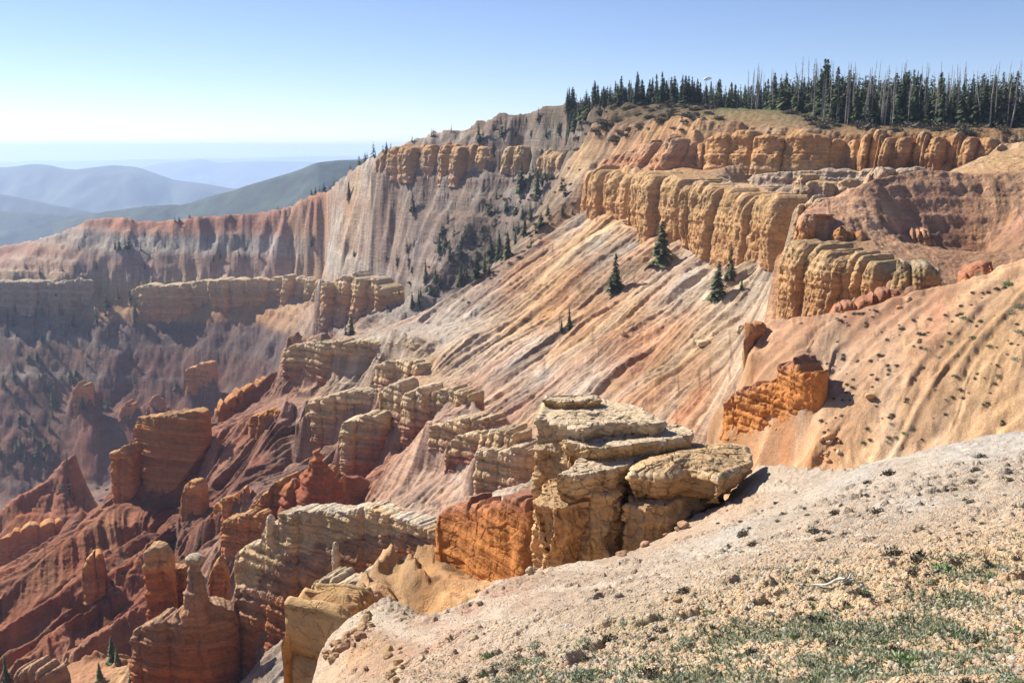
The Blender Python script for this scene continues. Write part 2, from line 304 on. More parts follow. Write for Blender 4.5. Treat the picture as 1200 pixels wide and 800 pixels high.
W('rock_fin', [(463, 468, 524, 363), (474, 458, 530, 361), (490, 452, 528, 358), (504, 452, 512, 354)], 'tall column of cream rock with a rusty foot', 'rock fin', G_CRM, thick=9, cw=(5, 8), camp=1.7, ctop=1.2, samp=0.62, batter=0.06, cr=0.22, zs=1.5, rnd_=0.15, res=0.85, seed=47, deep=4, namp=0.5)
W('rock_fin', [(500, 456, 484, 356), (515, 452, 484, 352), (530, 455, 482, 348), (556, 456, 476, 342)], 'row of small cream and orange knobs at the foot of the grey ribs', 'rock fin', G_CR2, thick=8, cw=(3.5, 6), camp=1.8, ctop=2.6, samp=0.62, batter=0.15, cr=0.22, zs=1.5, rnd_=0.15, res=0.85, seed=48, deep=4, namp=0.5)
W('rock_fin', [(492, 500, 552, 336), (498, 494, 556, 334), (516, 492, 556, 331), (530, 490, 530, 328), (556, 486, 512, 323), (580, 484, 505, 318)], 'layered cream buttress with a rust red base in mid slope', 'rock fin', G_CRM, thick=9, cw=(5, 10), camp=1.6, ctop=1.4, samp=0.62, batter=0.06, cr=0.22, zs=1.5, rnd_=0.15, res=0.85, seed=49, deep=5, namp=0.5)
W('rock_fin', [(517, 530, 560, 325), (526, 512, 562, 323), (545, 505, 548, 320), (575, 502, 535, 314), (585, 508, 530, 311)], 'layered cream buttress stepping down to a pinched toe', 'rock fin', G_CRM, thick=9, cw=(4.5, 9), camp=1.5, ctop=1.6, samp=0.62, batter=0.08, cr=0.22, zs=1.5, rnd_=0.15, res=0.85, seed=50, deep=5, namp=0.5)
W('rock_fin', [(548, 534, 576, 300), (556, 527, 578, 298), (580, 524, 574, 295), (604, 520, 566, 291), (622, 518, 560, 288)], 'squat banded cream buttress left of the big outcrop', 'rock fin', [(0, 'tan+pnk'), (0.3, 'crm+tan'), (1, 'wht+crm')], thick=10, cw=(5, 10), camp=1.5, ctop=1.2, samp=0.62, batter=0.08, cr=0.22, zs=1.5, rnd_=0.15, res=0.85, seed=51, deep=5, namp=0.5)
W('rock_fin', [(560, 504, 524, 306), (585, 500, 526, 301), (612, 498, 528, 296)], 'weathered cream ledge at the lower edge of the ribbed slope', 'rock fin', G_CR2, thick=9, cw=(3, 6), camp=1.6, ctop=2, samp=0.62, batter=0.25, cr=0.22, zs=1.5, rnd_=0.15, res=0.85, seed=52, deep=5, namp=0.5)
# red fins and hoodoos, lower left
W('rock_fin', [(150, 505, 560, 446), (158, 489, 566, 444), (180, 486, 572, 441), (205, 483, 560, 438), (228, 480, 530, 435), (241, 478, 512, 433)], 'long flat-topped red rock fin leaning against the talus', 'rock fin', G_RED, thick=6, cw=(7, 16), camp=1.0, ctop=0.8, samp=0.75, batter=0.05, cr=0.3, zs=1.4, rnd_=0.18, res=0.9, seed=55, deep=4, namp=0.5, endp=12, att=0.45)
W('rock_fin', [(126, 548, 590, 440), (131, 528, 596, 438), (142, 524, 596, 436), (154, 527, 585, 435)], 'red tower at the left end of the flat-topped fin', 'rock fin', G_RED, thick=7, cw=(4, 7), camp=1.4, ctop=1.5, samp=0.75, batter=0.03, cr=0.3, zs=1.4, rnd_=0.18, res=0.9, seed=56, deep=5, namp=0.5, att=0.3)
W('rock_fin', [(210, 590, 618, 392), (216, 566, 618, 391), (226, 562, 618, 390), (236, 568, 616, 388)], 'small orange red tower in the talus chute', 'rock fin', G_RED, thick=5, cw=(3, 5), camp=1.0, ctop=1.0, samp=0.5, batter=0.12, cr=0.3, zs=1.4, rnd_=0.18, res=0.9, seed=57, deep=5, namp=0.5, att=0.4)
W('rock_fin', [(212, 470, 484, 1122), (218, 430, 484, 1120), (232, 426, 482, 1118), (250, 420, 478, 1112)], 'orange tower at the foot of a far red spur', 'rock fin', G_RED, thick=12, cw=(8, 14), camp=2.0, ctop=2, samp=1.0, batter=0.1, seed=58, deep=12, mat=M_far, namp=1.0, att=0.6)
W('rock_fin', [(84, 455, 492, 1142), (92, 447, 494, 1140), (104, 452, 492, 1138)], 'orange tower ending the lit far spur', 'rock fin', G_RED, thick=12, cw=(8, 14), camp=2.0, ctop=3, samp=1.0, batter=0.05, seed=59, deep=12, mat=M_far, namp=1.0, att=0.5)
W('rock_fin', [(255, 618, 660, 330), (262, 606, 662, 329), (280, 604, 660, 327), (300, 600, 650, 325), (312, 590, 640, 323)], 'bright orange fin behind the white-capped wall', 'rock fin', G_RED, thick=5, cw=(4, 8), camp=1.2, ctop=1.0, samp=0.6, batter=0.05, cr=0.3, zs=1.4, rnd_=0.18, res=0.9, seed=60, deep=8, namp=0.5, att=0.5)
W('rock_fin', [(286, 600, 640, 342), (300, 582, 640, 340), (318, 566, 640, 338), (332, 556, 636, 336), (342, 540, 630, 334)], 'jagged red fin stepping up to the red pinnacle', 'rock fin', G_RED, thick=6, cw=(3, 6), camp=1.6, ctop=2.5, samp=0.6, batter=0.08, cr=0.3, zs=1.4, rnd_=0.18, res=0.9, seed=61, deep=8, namp=0.6, att=0.5)
# white-capped wall
G_WCW = [(0, 'red'), (0.35, 'red+org'), (0.55, 'dpk+tan'), (0.66, 'pnk+brn'), (0.70, 'crm'), (0.93, 'crm'), (1, 'wht')]
W('capped_wall', [(268, 650, 800, 236), (273, 640, 800, 234), (290, 638, 790, 232), (303, 634, 780, 230), (309, 616, 770, 229), (328, 614, 760, 227), (331, 597, 750, 226), (360, 596, 735, 222), (400, 597, 710, 217), (432, 594, 690, 212), (460, 603, 675, 208), (490, 612, 660, 204), (510, 622, 656, 200)], 'long banded wall capped with white rock', 'rock wall', G_WCW, thick=5, cw=(5, 11), camp=1.0, ctop=0.5, samp=0.55, batter=0.06, cr=0.3, zs=1.4, rnd_=0.18, res=0.9, seed=71, deep=4, namp=0.45, endp=14, jag=0.6, att=0.62)
W('capped_wall', [(154, 742, 850, 234), (160, 730, 850, 232), (178, 725, 850, 230), (200, 722, 840, 229), (214, 708, 835, 228), (240, 704, 830, 228), (262, 706, 820, 230), (280, 700, 810, 231)], 'low rounded red end of the banded wall', 'rock wall', [(0, 'red'), (0.5, 'red+bor'), (0.8, 'red+tan'), (1, 'dpk+tan')], thick=5, cw=(6, 12), camp=1.0, ctop=0.7, samp=0.55, batter=0.08, cr=0.3, zs=1.4, rnd_=0.18, res=0.9, seed=72, deep=6, namp=0.45, endp=9, att=0.5)
W('capped_wall', [(362, 690, 760, 108), (368, 676, 775, 107), (385, 674, 770, 106), (400, 678, 740, 105), (424, 670, 700, 103), (448, 664, 690, 102)], 'cream layered knob behind the yellow orange boulders', 'rock', [(0, 'dpk'), (0.3, 'tan+pnk'), (0.5, 'crm'), (1, 'wht+crm')], thick=4, cw=(2.2, 4.5), camp=0.8, ctop=0.6, samp=0.35, batter=0.05, seed=73, deep=8, namp=0.4, zs=2.0, att=0.6)
W('hoodoo', [(167, 655, 725, 246), (171, 643, 725, 245), (184, 642, 725, 245), (195, 646, 725, 244)], 'thick orange hoodoo with a rounded cap, left of the white-capped one', 'hoodoo', [(0, 'red'), (0.6, 'bor+red'), (0.8, 'bor+tan'), (1, 'tan')], thick=5, cw=(4, 6), camp=0.5, ctop=0.5, samp=0.45, batter=0.01, cr=0.3, zs=1.4, rnd_=0.18, res=0.9, seed=76, deep=5, namp=0.4, endp=5, att=0)
W('rock_fin', [(192, 665, 728, 250), (198, 662, 728, 250), (212, 664, 728, 250), (222, 664, 728, 250)], 'orange slab joining the two hoodoos', 'rock fin', [(0, 'red'), (0.6, 'bor+red'), (1, 'red+tan')], thick=3, cw=(4, 7), camp=0.5, ctop=0.5, samp=0.45, batter=0.01, cr=0.3, zs=1.4, rnd_=0.18, res=0.9, seed=77, deep=5, namp=0.4, att=0)
W('rock_fin', [(242, 672, 710, 268), (248, 660, 710, 268), (256, 654, 710, 268), (266, 668, 705, 268)], 'small red knob seen between the hoodoo and the wall', 'rock', G_RED, thick=4, cw=(3, 5), camp=0.8, ctop=1, samp=0.5, batter=0.1, seed=78, deep=8, namp=0.4, att=0)
W('boulder_heap', [(14, 790, 830, 205), (22, 778, 830, 204), (36, 776, 830, 203), (52, 786, 830, 202), (62, 800, 830, 201)], 'pink rock pile at the bottom left corner', 'rock', [(0, 'red+tan'), (1, 'tan+pnk')], thick=5, cw=(1.5, 3), camp=0.9, ctop=1.3, samp=0.4, batter=0.3, seed=81, deep=5, namp=0.7, att=0.5)

W('rock_block', [(487, 612, 655, 73), (492, 602, 662, 72.4), (505, 595, 668, 71.5), (520, 588, 676, 70), (540, 589, 684, 68), (556, 584, 688, 66.5), (575, 584, 689, 65), (600, 589, 684, 63), (618, 592, 676, 62)], 'large bright orange rock block left of the flat-topped outcrop', 'rock', [(0, 'crm+org'), (0.06, 'bor'), (0.5, 'bor'), (0.8, 'bor+red'), (1, 'red+pnk')], thick=4, cw=(14, 30), camp=0.15, ctop=0.3, samp=0.08, batter=0.04, cell=1.8, cr=0.14, seed=91, deep=2, mat=M_blk, namp=0.28, zs=3.0, att=0.2, set_=1.0, jag=1.2, endp=5, rnd_=0.15)
W('rock_prow', [(832, 486, 532, 148), (842, 470, 536, 146), (856, 461, 540, 144), (870, 455, 542, 142), (886, 443, 542, 139.5), (905, 431, 538, 137), (925, 422, 532, 134), (938, 416, 526, 132), (949, 414, 520, 130.5)], 'jutting orange prow of rock on the right-hand slope, casting a dark shadow', 'rock', [(0, 'org+bor'), (0.6, 'bor'), (0.85, 'bor+org'), (1, 'pnk+red')], thick=6, cw=(6, 12), camp=0.3, ctop=0.6, samp=0.25, batter=0.02, cell=2.4, cr=0.4, cflat=0.7, seed=92, deep=4, mat=M_blk, namp=0.5, zs=2.0, att=0.95, set_=0.85, jag=2.0, rnd_=0.15, endp=4)
W('rock_pinnacle', [(878, 402, 414, 151), (884, 380, 410, 152), (892, 373, 402, 154), (898, 376, 394, 155)], 'thin rusty pinnacle on the left edge of the right-hand slope', 'rock', [(0, 'org+tan'), (1, 'red+org')], thick=1.4, cw=(1.2, 2.5), camp=0.3, ctop=0.6, samp=0.3, batter=0.05, cell=0.8, cr=0.8, seed=94, deep=3, mat=M_blk, namp=0.6, att=0.5)
W('rock_ledge', [(970, 366, 372, 154), (985, 355, 370, 153.5), (1005, 352, 366, 153), (1025, 342, 360, 152.5), (1050, 338, 354, 152), (1064, 340, 350, 151)], 'broken rusty ledge poking over the crest of the right-hand slope', 'rock', [(0, 'org+red'), (1, 'red+pnk')], thick=4, cw=(1.5, 3.5), camp=0.9, ctop=1.0, samp=0.3, batter=0.2, seed=95, deep=3, mat=M_blk, namp=0.6, att=0.6)
W('rock_ledge', [(1132, 318, 332, 148), (1145, 304, 330, 148), (1160, 306, 326, 147), (1172, 314, 322, 147)], 'cluster of rusty rocks at the top of the right-hand slope', 'rock', [(0, 'org+red'), (1, 'pnk+red')], thick=4, cw=(1.5, 3.0), camp=0.9, ctop=1.0, samp=0.3, batter=0.2, seed=96, deep=3, mat=M_blk, namp=0.6, att=0.6)
W('rock_bluff', [(378, 812, 840, 51), (384, 790, 840, 51), (392, 762, 835, 51.4), (400, 738, 825, 51.8), (406, 716, 800, 52.3), (413, 702, 780, 53), (424, 690, 755, 54), (434, 688, 740, 55.5), (448, 700, 725, 57.5)], 'yellow orange rock face with a sunlit left edge, bottom left of the slope', 'rock', [(0, 'org'), (0.5, 'org+yel'), (0.9, 'yel'), (1, 'crm+yel')], thick=4, cw=(1.4, 3), camp=0.35, ctop=0.9, samp=0.25, batter=0.02, cell=1.1, cr=0.6, endp=2.5, edrop=0.9, seed=97, deep=3, mat=M_blk, namp=0.5, zs=3.0, att=0.85, set_=0.8, rnd_=0.2, jag=1.6)

W('rock_fin', [(-25, 640, 672, 575), (10, 622, 664, 574), (35, 612, 656, 578), (62, 606, 644, 584), (88, 612, 636, 590)], 'orange rock band crossing the ridge at the left border', 'rock fin', G_RED, thick=7, cw=(5, 12), camp=2.0, ctop=3, samp=0.8, batter=0.1, seed=101, deep=5, namp=0.7, att=0.8)
W('rock_fin', [(168, 482, 496, 1122), (180, 462, 496, 1120), (192, 476, 494, 1118)], 'orange tooth on the far red slope', 'rock fin', G_RED, thick=12, cw=(5, 9), camp=2.0, ctop=5, samp=1.0, batter=0.25, seed=102, deep=14, mat=M_far, namp=1.2)
W('rock_fin', [(138, 478, 494, 1128), (148, 466, 496, 1127), (160, 472, 494, 1126)], 'double orange tooth left of the far orange tower', 'rock fin', G_RED, thick=12, cw=(4, 8), camp=2.0, ctop=6, samp=1.0, batter=0.25, seed=103, deep=14, mat=M_far, namp=1.2)
W('rock_fin', [(252, 476, 500, 470), (262, 465, 498, 472), (275, 458, 490, 474), (290, 452, 480, 478), (305, 444, 470, 482), (318, 436, 462, 486)], 'crumbling rusty ledge along the lit crest above the red talus', 'rock fin', G_RED, thick=6, cw=(3, 7), camp=1.5, ctop=3, samp=0.7, batter=0.2, seed=104, deep=5, namp=0.8)
W('rock_fin', [(240, 600, 640, 372), (250, 588, 636, 370), (262, 582, 632, 368), (276, 576, 626, 366), (290, 560, 615, 366)], 'stepped red fin left of the jagged one', 'rock fin', G_RED, thick=5, cw=(3, 6), camp=1.4, ctop=3, samp=0.6, batter=0.1, cr=0.3, zs=1.4, rnd_=0.18, res=0.9, seed=105, deep=6, namp=0.7)
W('rock_fin', [(352, 565, 600, 345), (362, 552, 600, 344), (380, 548, 600, 343), (402, 552, 600, 342)], 'broad red base rock behind the stepped pinnacle', 'rock fin', G_RED, thick=6, cw=(4, 8), camp=1.4, ctop=2.5, samp=0.6, batter=0.15, cr=0.3, zs=1.4, rnd_=0.18, res=0.9, seed=106, deep=6, namp=0.6)
W('rock_ledge', [(360, 480, 500, 425), (330, 476, 498, 428), (305, 482, 500, 430), (288, 488, 500, 432)], 'thin dark ledge on the purple talus under the highest fin', 'rock', G_RED, thick=5, cw=(3, 6), camp=1.0, ctop=1.5, samp=0.5, batter=0.3, seed=107, deep=5, namp=0.6, att=0.9)
W('rock_fin', [(95, 660, 690, 352), (108, 648, 686, 352), (122, 640, 676, 354)], 'small orange crag on the middle red ridge', 'rock fin', G_RED, thick=5, cw=(2.5, 5), camp=1.0, ctop=2, samp=0.5, batter=0.2, seed=108, deep=5, namp=0.7)

W('cliff_band', [(700, 186, 200, 538), (716, 180, 200, 524), (740, 170, 199, 506), (765, 163, 199, 490), (790, 156, 200, 474), (814, 151, 202, 462)], 'pink and orange ribbed buttresses stepping up to the long yellow band', 'cliff', [(0, 'org+pnk'), (0.4, 'pnk+org'), (0.8, 'tan+pnk'), (1, 'tan')], thick=10, cw=(5, 13), camp=3.6, ctop=3.5, samp=0.4, batter=0.75, seed=111, deep=4, namp=0.8, cell=3.5, cr=0.5)
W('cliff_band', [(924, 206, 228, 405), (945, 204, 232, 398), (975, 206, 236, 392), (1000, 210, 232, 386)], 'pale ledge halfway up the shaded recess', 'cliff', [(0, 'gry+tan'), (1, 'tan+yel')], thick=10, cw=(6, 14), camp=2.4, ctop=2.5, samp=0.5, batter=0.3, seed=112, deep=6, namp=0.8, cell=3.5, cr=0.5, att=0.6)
# ------------------------------------------------------------------ smooth interpolation of heights / colours through ridge and valley lines
def up2(A, shape):
    """bilinear resize of (h,w,c) to shape"""
    h, w = A.shape[:2]; H, W = shape
    y = np.linspace(0, h - 1, H); x = np.linspace(0, w - 1, W)
    y0 = np.minimum(np.floor(y).astype(int), h - 2); x0 = np.minimum(np.floor(x).astype(int), w - 2)
    fy = (y - y0)[:, None, None]; fx = (x - x0)[None, :, None]
    a = A[y0][:, x0]; b = A[y0][:, x0 + 1]; c = A[y0 + 1][:, x0]; d = A[y0 + 1][:, x0 + 1]
    return (a * (1 - fx) + b * fx) * (1 - fy) + (c * (1 - fx) + d * fx) * fy

def solve(H, W, ci, cj, val, levels=6, final=60):
    """membrane through the constraints. ci: column 0..1, cj: row 0..1 ; val (n,c)"""
    val = np.asarray(val, float); nc = val.shape[1]
    A = None
    for l in range(levels - 1, -1, -1):
        h = max(8, H >> l); w = max(8, W >> l)
        ix = np.clip(np.round(ci * (w - 1)).astype(int), 0, w - 1); iy = np.clip(np.round(cj * (h - 1)).astype(int), 0, h - 1)
        f = iy * w + ix; cnt = np.bincount(f, minlength=h * w).reshape(h, w)
        fixed = cnt > 0; V = np.zeros((h, w, nc))
        for c in range(nc):
            V[..., c] = (np.bincount(f, weights=val[:, c], minlength=h * w).reshape(h, w)) / np.maximum(cnt, 1)
        A = np.zeros((h, w, nc)) + val.mean(0) if A is None else up2(A, (h, w))
        fm = fixed[..., None]
        A = np.where(fm, V, A)
        it = final if l == 0 else (500 if l >= levels - 2 else (180 if l > 1 else 90))
        P = np.empty((h + 2, w + 2, nc))
        for k in range(it):
            P[1:-1, 1:-1] = A; P[0, 1:-1] = A[0]; P[-1, 1:-1] = A[-1]; P[1:-1, 0] = A[:, 0]; P[1:-1, -1] = A[:, -1]
            B = 0.25 * (P[:-2, 1:-1] + P[2:, 1:-1] + P[1:-1, :-2] + P[1:-1, 2:])
            A = np.where(fm, V, A + 1.0 * (B - A))
    return A

class Sheet:
    """height sheet z(a, Y) with a = x / Y: fine near the viewer, coarse far off"""
    def __init__(s, a0, a1, ys, lines, zl, H, W, extra=()):
        # ys: breakpoints (Y, row fraction)
        s.a0, s.a1 = a0, a1
        s.by = np.log(np.array([p[0] for p in ys])); s.bf = np.array([p[1] for p in ys])
        pts = []
        for ln in lines:
            for p, q in zip(ln[:-1], ln[1:]):
                n = max(2, int(math.hypot(p[0] - q[0], p[1] - q[1]) / 2.0) + int(abs(math.log(p[2] / q[2])) * 150))
                for t in np.linspace(0, 1, n):
                    u = p[0] + (q[0] - p[0]) * t; v = p[1] + (q[1] - p[1]) * t; Y = p[2] * (q[2] / p[2]) ** t
                    P = unproj(u, v, Y); pts.append((P[0] / P[1], P[1], P[2]))
        for ln in extra:
            for p, q in zip(ln[:-1], ln[1:]):
                for t in np.linspace(0, 1, 40):
                    P = np.array(p) * (1 - t) + np.array(q) * t; pts.append((P[0] / P[1], P[1], P[2]))
        for ln in zl:                       # lines given by plan direction and height: (u, Y, z)
            for p, q in zip(ln[:-1], ln[1:]):
                n = max(2, int(abs(p[0] - q[0]) / 3) + int(abs(math.log(p[1] / q[1])) * 150))
                for t in np.linspace(0, 1, n):
                    u = p[0] + (q[0] - p[0]) * t; Y = p[1] * (q[1] / p[1]) ** t; z = p[2] + (q[2] - p[2]) * t
                    pts.append(((u - 600) / FPX, Y, z))
        pts = np.array(pts)
        s.H, s.W = H, W
        s.Z = solve(H, W, s.fi(pts[:, 0]), s.fj(pts[:, 1]), pts[:, 2:3])[..., 0]
        # take the crease off a little
        for _ in range(1):
            P = np.pad(s.Z, 1, mode='edge')
            s.Z = 0.5 * s.Z + 0.125 * (P[:-2, 1:-1] + P[2:, 1:-1] + P[1:-1, :-2] + P[1:-1, 2:])
    def fi(s, a): return (a - s.a0) / (s.a1 - s.a0)
    def fj(s, Y): return np.interp(np.log(Y), s.by, s.bf)
    def Yof(s, f): return np.exp(np.interp(f, s.bf, s.by))
    def sample(s, A, x, y):
        H, W = A.shape[:2]
        fx = np.clip(s.fi(x / y), 0, 1) * (W - 1); fy = np.clip(s.fj(y), 0, 1) * (H - 1)
        x0 = np.minimum(fx.astype(int), W - 2); y0 = np.minimum(fy.astype(int), H - 2)
        fx = fx - x0; fy = fy - y0
        if A.ndim == 3: fx = fx[..., None]; fy = fy[..., None]
        return (A[y0, x0] * (1 - fx) + A[y0, x0 + 1] * fx) * (1 - fy) + (A[y0 + 1, x0] * (1 - fx) + A[y0 + 1, x0 + 1] * fx) * fy
    def grid(s, H, W):
        a = np.linspace(s.a0, s.a1, W)[None, :]; Y = s.Yof(np.linspace(0, 1, H))[:, None]
        return a * Y, Y + 0 * a
    def hit(s, u, v):
        """first ground point on the line of sight through (u, v)"""
        H = s.F.shape[0]
        Y = s.Yof(np.linspace(0, 1, H * 2))
        P = unproj(u, v, 1.0)
        z = s.sample(s.F, P[0] * Y, Y); d = P[2] * Y - z
        k = np.where(d < 0)[0]
        if len(k) == 0: return None
        k = k[0]
        if k == 0: return np.array([P[0] * Y[0], Y[0], z[0]])
        t = d[k - 1] / (d[k - 1] - d[k] + 1e-9); y = Y[k - 1] + t * (Y[k] - Y[k - 1])
        return np.array([P[0] * y, y, float(s.sample(s.F, np.array([P[0] * y]), np.array([y]))[0])])
    def z_at(s, x, y): return float(s.sample(s.F, np.array([float(x)]), np.array([float(y)]))[0])
    def colorize(s, pts, H, W):
        ci, cj, vals = [], [], []
        for p in pts:
            if len(p) == 3:
                h = s.hit(p[0], p[1]); c = p[2]
            else:                                # (u, None, Y, colour): by plan position
                h = np.array([(p[0] - 600) / FPX * p[2], p[2], 0]); c = p[3]
            if h is None: continue
            for du in (-1, 0, 1):
                ci.append(s.fi(h[0] / h[1]) + du * 0.001); cj.append(s.fj(h[1])); vals.append(col(c))
        return solve(H, W, np.array(ci), np.array(cj), np.array(vals), final=30)

def lic(s, H, W, fields, steps=24, blur=7):
    """run several noise fields down the slope of sheet s: rills and ribs follow the fall line"""
    X, Y = s.grid(H, W)
    Z = up2(s.Z[..., None], (H, W))[..., 0]
    for _ in range(blur * 4):
        P = np.pad(Z, 1, mode='edge'); Z = 0.2 * (Z + P[:-2, 1:-1] + P[2:, 1:-1] + P[1:-1, :-2] + P[1:-1, 2:])
    da = (s.a1 - s.a0) / (W - 1); a = X / Y
    dZj = np.gradient(Z, axis=0); dZi = np.gradient(Z, axis=1); dYj = np.gradient(Y, axis=0)
    gx = dZi / da / Y; gy = dZj / dYj - a * gx
    slope = np.hypot(gx, gy); g = slope + 1e-6
    wx, wy = -gx / g, -gy / g
    vi = (wx - a * wy) / Y / da; vj = wy / dYj
    m = np.maximum(np.maximum(abs(vi), abs(vj)), 1e-9); sc = 1.9 / m
    vi *= sc; vj *= sc
    acc = [f.astype(np.float32) for f in fields]; wsum = 1.0
    S = np.stack([vi, vj] + fields, -1).astype(np.float32); vi = S[..., 0]; vj = S[..., 1]; Sf = S.reshape(H * W, -1)
    jj, ii = np.meshgrid(np.arange(H, dtype=np.float32), np.arange(W, dtype=np.float32), indexing='ij')
    for sgn in (1, -1):
        pi, pj = ii.copy(), jj.copy(); v0, v1 = vi * sgn, vj * sgn
        for k in range(steps):
            pi = np.clip(pi + v0, 0, W - 1.001); pj = np.clip(pj + v1, 0, H - 1.001)
            x0 = pi.astype(np.int32); y0 = pj.astype(np.int32); fx = (pi - x0)[..., None]; fy = (pj - y0)[..., None]; i0 = y0 * W + x0
            Q = (Sf[i0] * (1 - fx) + Sf[i0 + 1] * fx) * (1 - fy) + (Sf[i0 + W] * (1 - fx) + Sf[i0 + W + 1] * fx) * fy
            v0, v1 = Q[..., 0] * sgn, Q[..., 1] * sgn
            w = 1 - k / steps
            if sgn == 1: wsum += 2 * w
            for n in range(len(fields)): acc[n] += w * Q[..., 2 + n]
    acc = [A / wsum for A in acc]
    return [A / (A.std() + 1e-9) for A in acc], slope

# ------------------------------------------------------------------ the canyon: ridges, benches and gullies (photo pixel u, v and distance Y)
L = []
def ln(*p): L.append(list(p))
# far left rim
ln((-150, 312, 1500), (0, 290, 1400), (50, 278, 1380), (75, 270, 1365), (108, 252, 1350), (150, 252, 1340), (165, 256, 1335), (195, 257, 1322), (240, 250, 1300), (300, 246, 1275), (340, 237, 1240), (380, 226, 1195), (400, 212, 1130), (425, 196, 1050), (445, 182, 960))
ln((-150, 333, 1300), (0, 325, 1290), (60, 328, 1280), (110, 321, 1270), (160, 325, 1262), (220, 328, 1250), (300, 323, 1225), (350, 321, 1200), (385, 328, 1170))
ln((-150, 372, 1290), (0, 364, 1280), (60, 366, 1270), (110, 361, 1262), (150, 360, 1255), (200, 366, 1240), (300, 354, 1215), (350, 352, 1190), (385, 360, 1162))
ln((-150, 480, 1170), (0, 480, 1160), (100, 480, 1150), (200, 480, 1135), (300, 450, 1110), (330, 430, 1085))
ln((-150, 620, 1060), (0, 590, 1060), (100, 570, 1065), (200, 570, 1050), (300, 520, 1020), (400, 460, 930), (470, 420, 800))
# spurs running down from the far rim
# wall above the middle gully
ln((445, 182, 950), (470, 166, 910), (520, 157, 880), (560, 147, 850), (600, 139, 820), (640, 127, 790), (662, 124, 770), (700, 126, 760))
ln((440, 186, 935), (470, 172, 900), (560, 172, 825), (620, 176, 790), (690, 178, 735))
ln((440, 198, 928), (470, 200, 893), (560, 205, 818), (620, 205, 783), (690, 205, 728))
ln((372, 326, 850), (410, 318, 825), (440, 326, 805), (462, 334, 795)); ln((372, 366, 842), (410, 372, 817), (440, 368, 797), (462, 362, 788))
ln((650, 290, 690), (600, 325, 712), (560, 350, 718), (520, 372, 710), (480, 392, 695), (440, 430, 680))
# ridge dividing the middle gully from the ribbed slope, which falls away to the left
ln((684, 252, 505), (650, 270, 502), (600, 305, 494), (572, 322, 488), (540, 345, 484), (500, 362, 484), (440, 386, 486), (400, 396, 490), (330, 408, 492))
ln((684, 252, 500), (740, 264, 452), (790, 285, 414), (830, 300, 388), (880, 320, 358), (912, 335, 338), (950, 345, 322))
ln((500, 380, 474), (540, 375, 455), (620, 372, 418), (700, 370, 386), (780, 370, 357), (860, 372, 332), (900, 378, 318))
ln((450, 440, 436), (520, 440, 402), (640, 440, 360), (720, 440, 335), (800, 440, 312), (850, 430, 302))
ln((480, 500, 374), (560, 498, 346), (620, 510, 326), (700, 500, 310), (780, 490, 296), (830, 480, 287))
ln((440, 570, 342), (540, 565, 314), (600, 578, 297), (640, 570, 292), (720, 550, 285), (830, 530, 276))
ln((470, 590, 322), (540, 600, 302), (620, 600, 290))
# red ridge below the fins
ln((330, 440, 486), (300, 464, 474), (275, 480, 464), (245, 497, 450), (238, 530, 440), (232, 560, 428), (222, 612, 398), (200, 650, 376))
ln((400, 470, 440), (350, 520, 408), (300, 570, 385), (262, 630, 362))
ln((440, 600, 326), (380, 610, 335), (320, 640, 342), (280, 660, 345))
ln((85, 528, 640), (40, 568, 620), (0, 610, 600), (-150, 740, 560))
ln((240, 562, 438), (180, 590, 430), (130, 592, 425), (90, 622, 408), (50, 652, 392), (0, 692, 372), (-150, 800, 335))
ln((205, 610, 392), (155, 650, 362), (110, 690, 345), (60, 735, 328), (15, 762, 316), (-60, 810, 300))
ln((235, 655, 358), (170, 700, 335), (110, 745, 318), (60, 800, 300), (0, 850, 290))
def gully(A_, B_, depth, t=0.5, n=14):
    pa = lerp3(A_, n); pb = lerp3(B_, n); out = []
    for p, q in zip(pa, pb):
        m_ = p * (1 - t) + q * t; out.append((m_[0], m_[1], m_[2] - depth))
    XYZ.append(out)
def lerp3(A_, n):
    P_ = np.array([unproj(*p) for p in A_]); d_ = np.concatenate([[0], np.cumsum(np.linalg.norm(np.diff(P_, axis=0), axis=1))]); s_ = np.linspace(0, d_[-1], n)
    return np.stack([np.interp(s_, d_, P_[:, k]) for k in range(3)], -1)
XYZ = []
ra = [(240, 562, 438), (180, 590, 430), (130, 592, 425), (90, 622, 408), (50, 652, 392), (0, 692, 372), (-150, 800, 335)]
rb = [(205, 610, 392), (155, 650, 362), (110, 690, 345), (60, 735, 328), (15, 762, 316), (-60, 810, 300)]
rc = [(235, 655, 358), (170, 700, 335), (110, 745, 318), (60, 800, 300), (0, 850, 290)]
r1_ = [(170, 620, 400), (120, 655, 376), (60, 695, 356), (0, 735, 336), (-60, 780, 318)]
XYZ.append([tuple(unproj(*p) + np.array([0, 0, 0])) for p in r1_])
gully(ra, r1_, 9, 0.55); gully(r1_, rb, 7, 0.5); gully(rb, rc, 8, 0.5)
gully([(85, 528, 640), (40, 568, 620), (0, 610, 600), (-150, 740, 560)], ra[2:], 22, 0.5)
ln((165, 768, 262), (110, 768, 264), (60, 780, 264), (45, 790, 264), (0, 822, 262), (-150, 900, 255))
# white capped wall, ground behind and before it
ln((640, 566, 205), (580, 576, 212), (512, 591, 218), (450, 593, 226), (430, 620, 232), (400, 655, 238), (330, 690, 246), (270, 735, 250), (200, 765, 255), (150, 800, 258))
ln((560, 640, 190), (500, 665, 198), (440, 695, 203), (390, 725, 206), (340, 758, 208), (300, 800, 210), (250, 850, 212), (150, 920, 216))
# ridge carrying the outcrop and the orange block
ln((700, 690, 55), (620, 680, 58), (560, 693, 62), (520, 690, 66), (490, 668, 73), (465, 656, 77), (440, 668, 74), (412, 690, 68), (390, 740, 60), (360, 800, 56), (330, 860, 54))
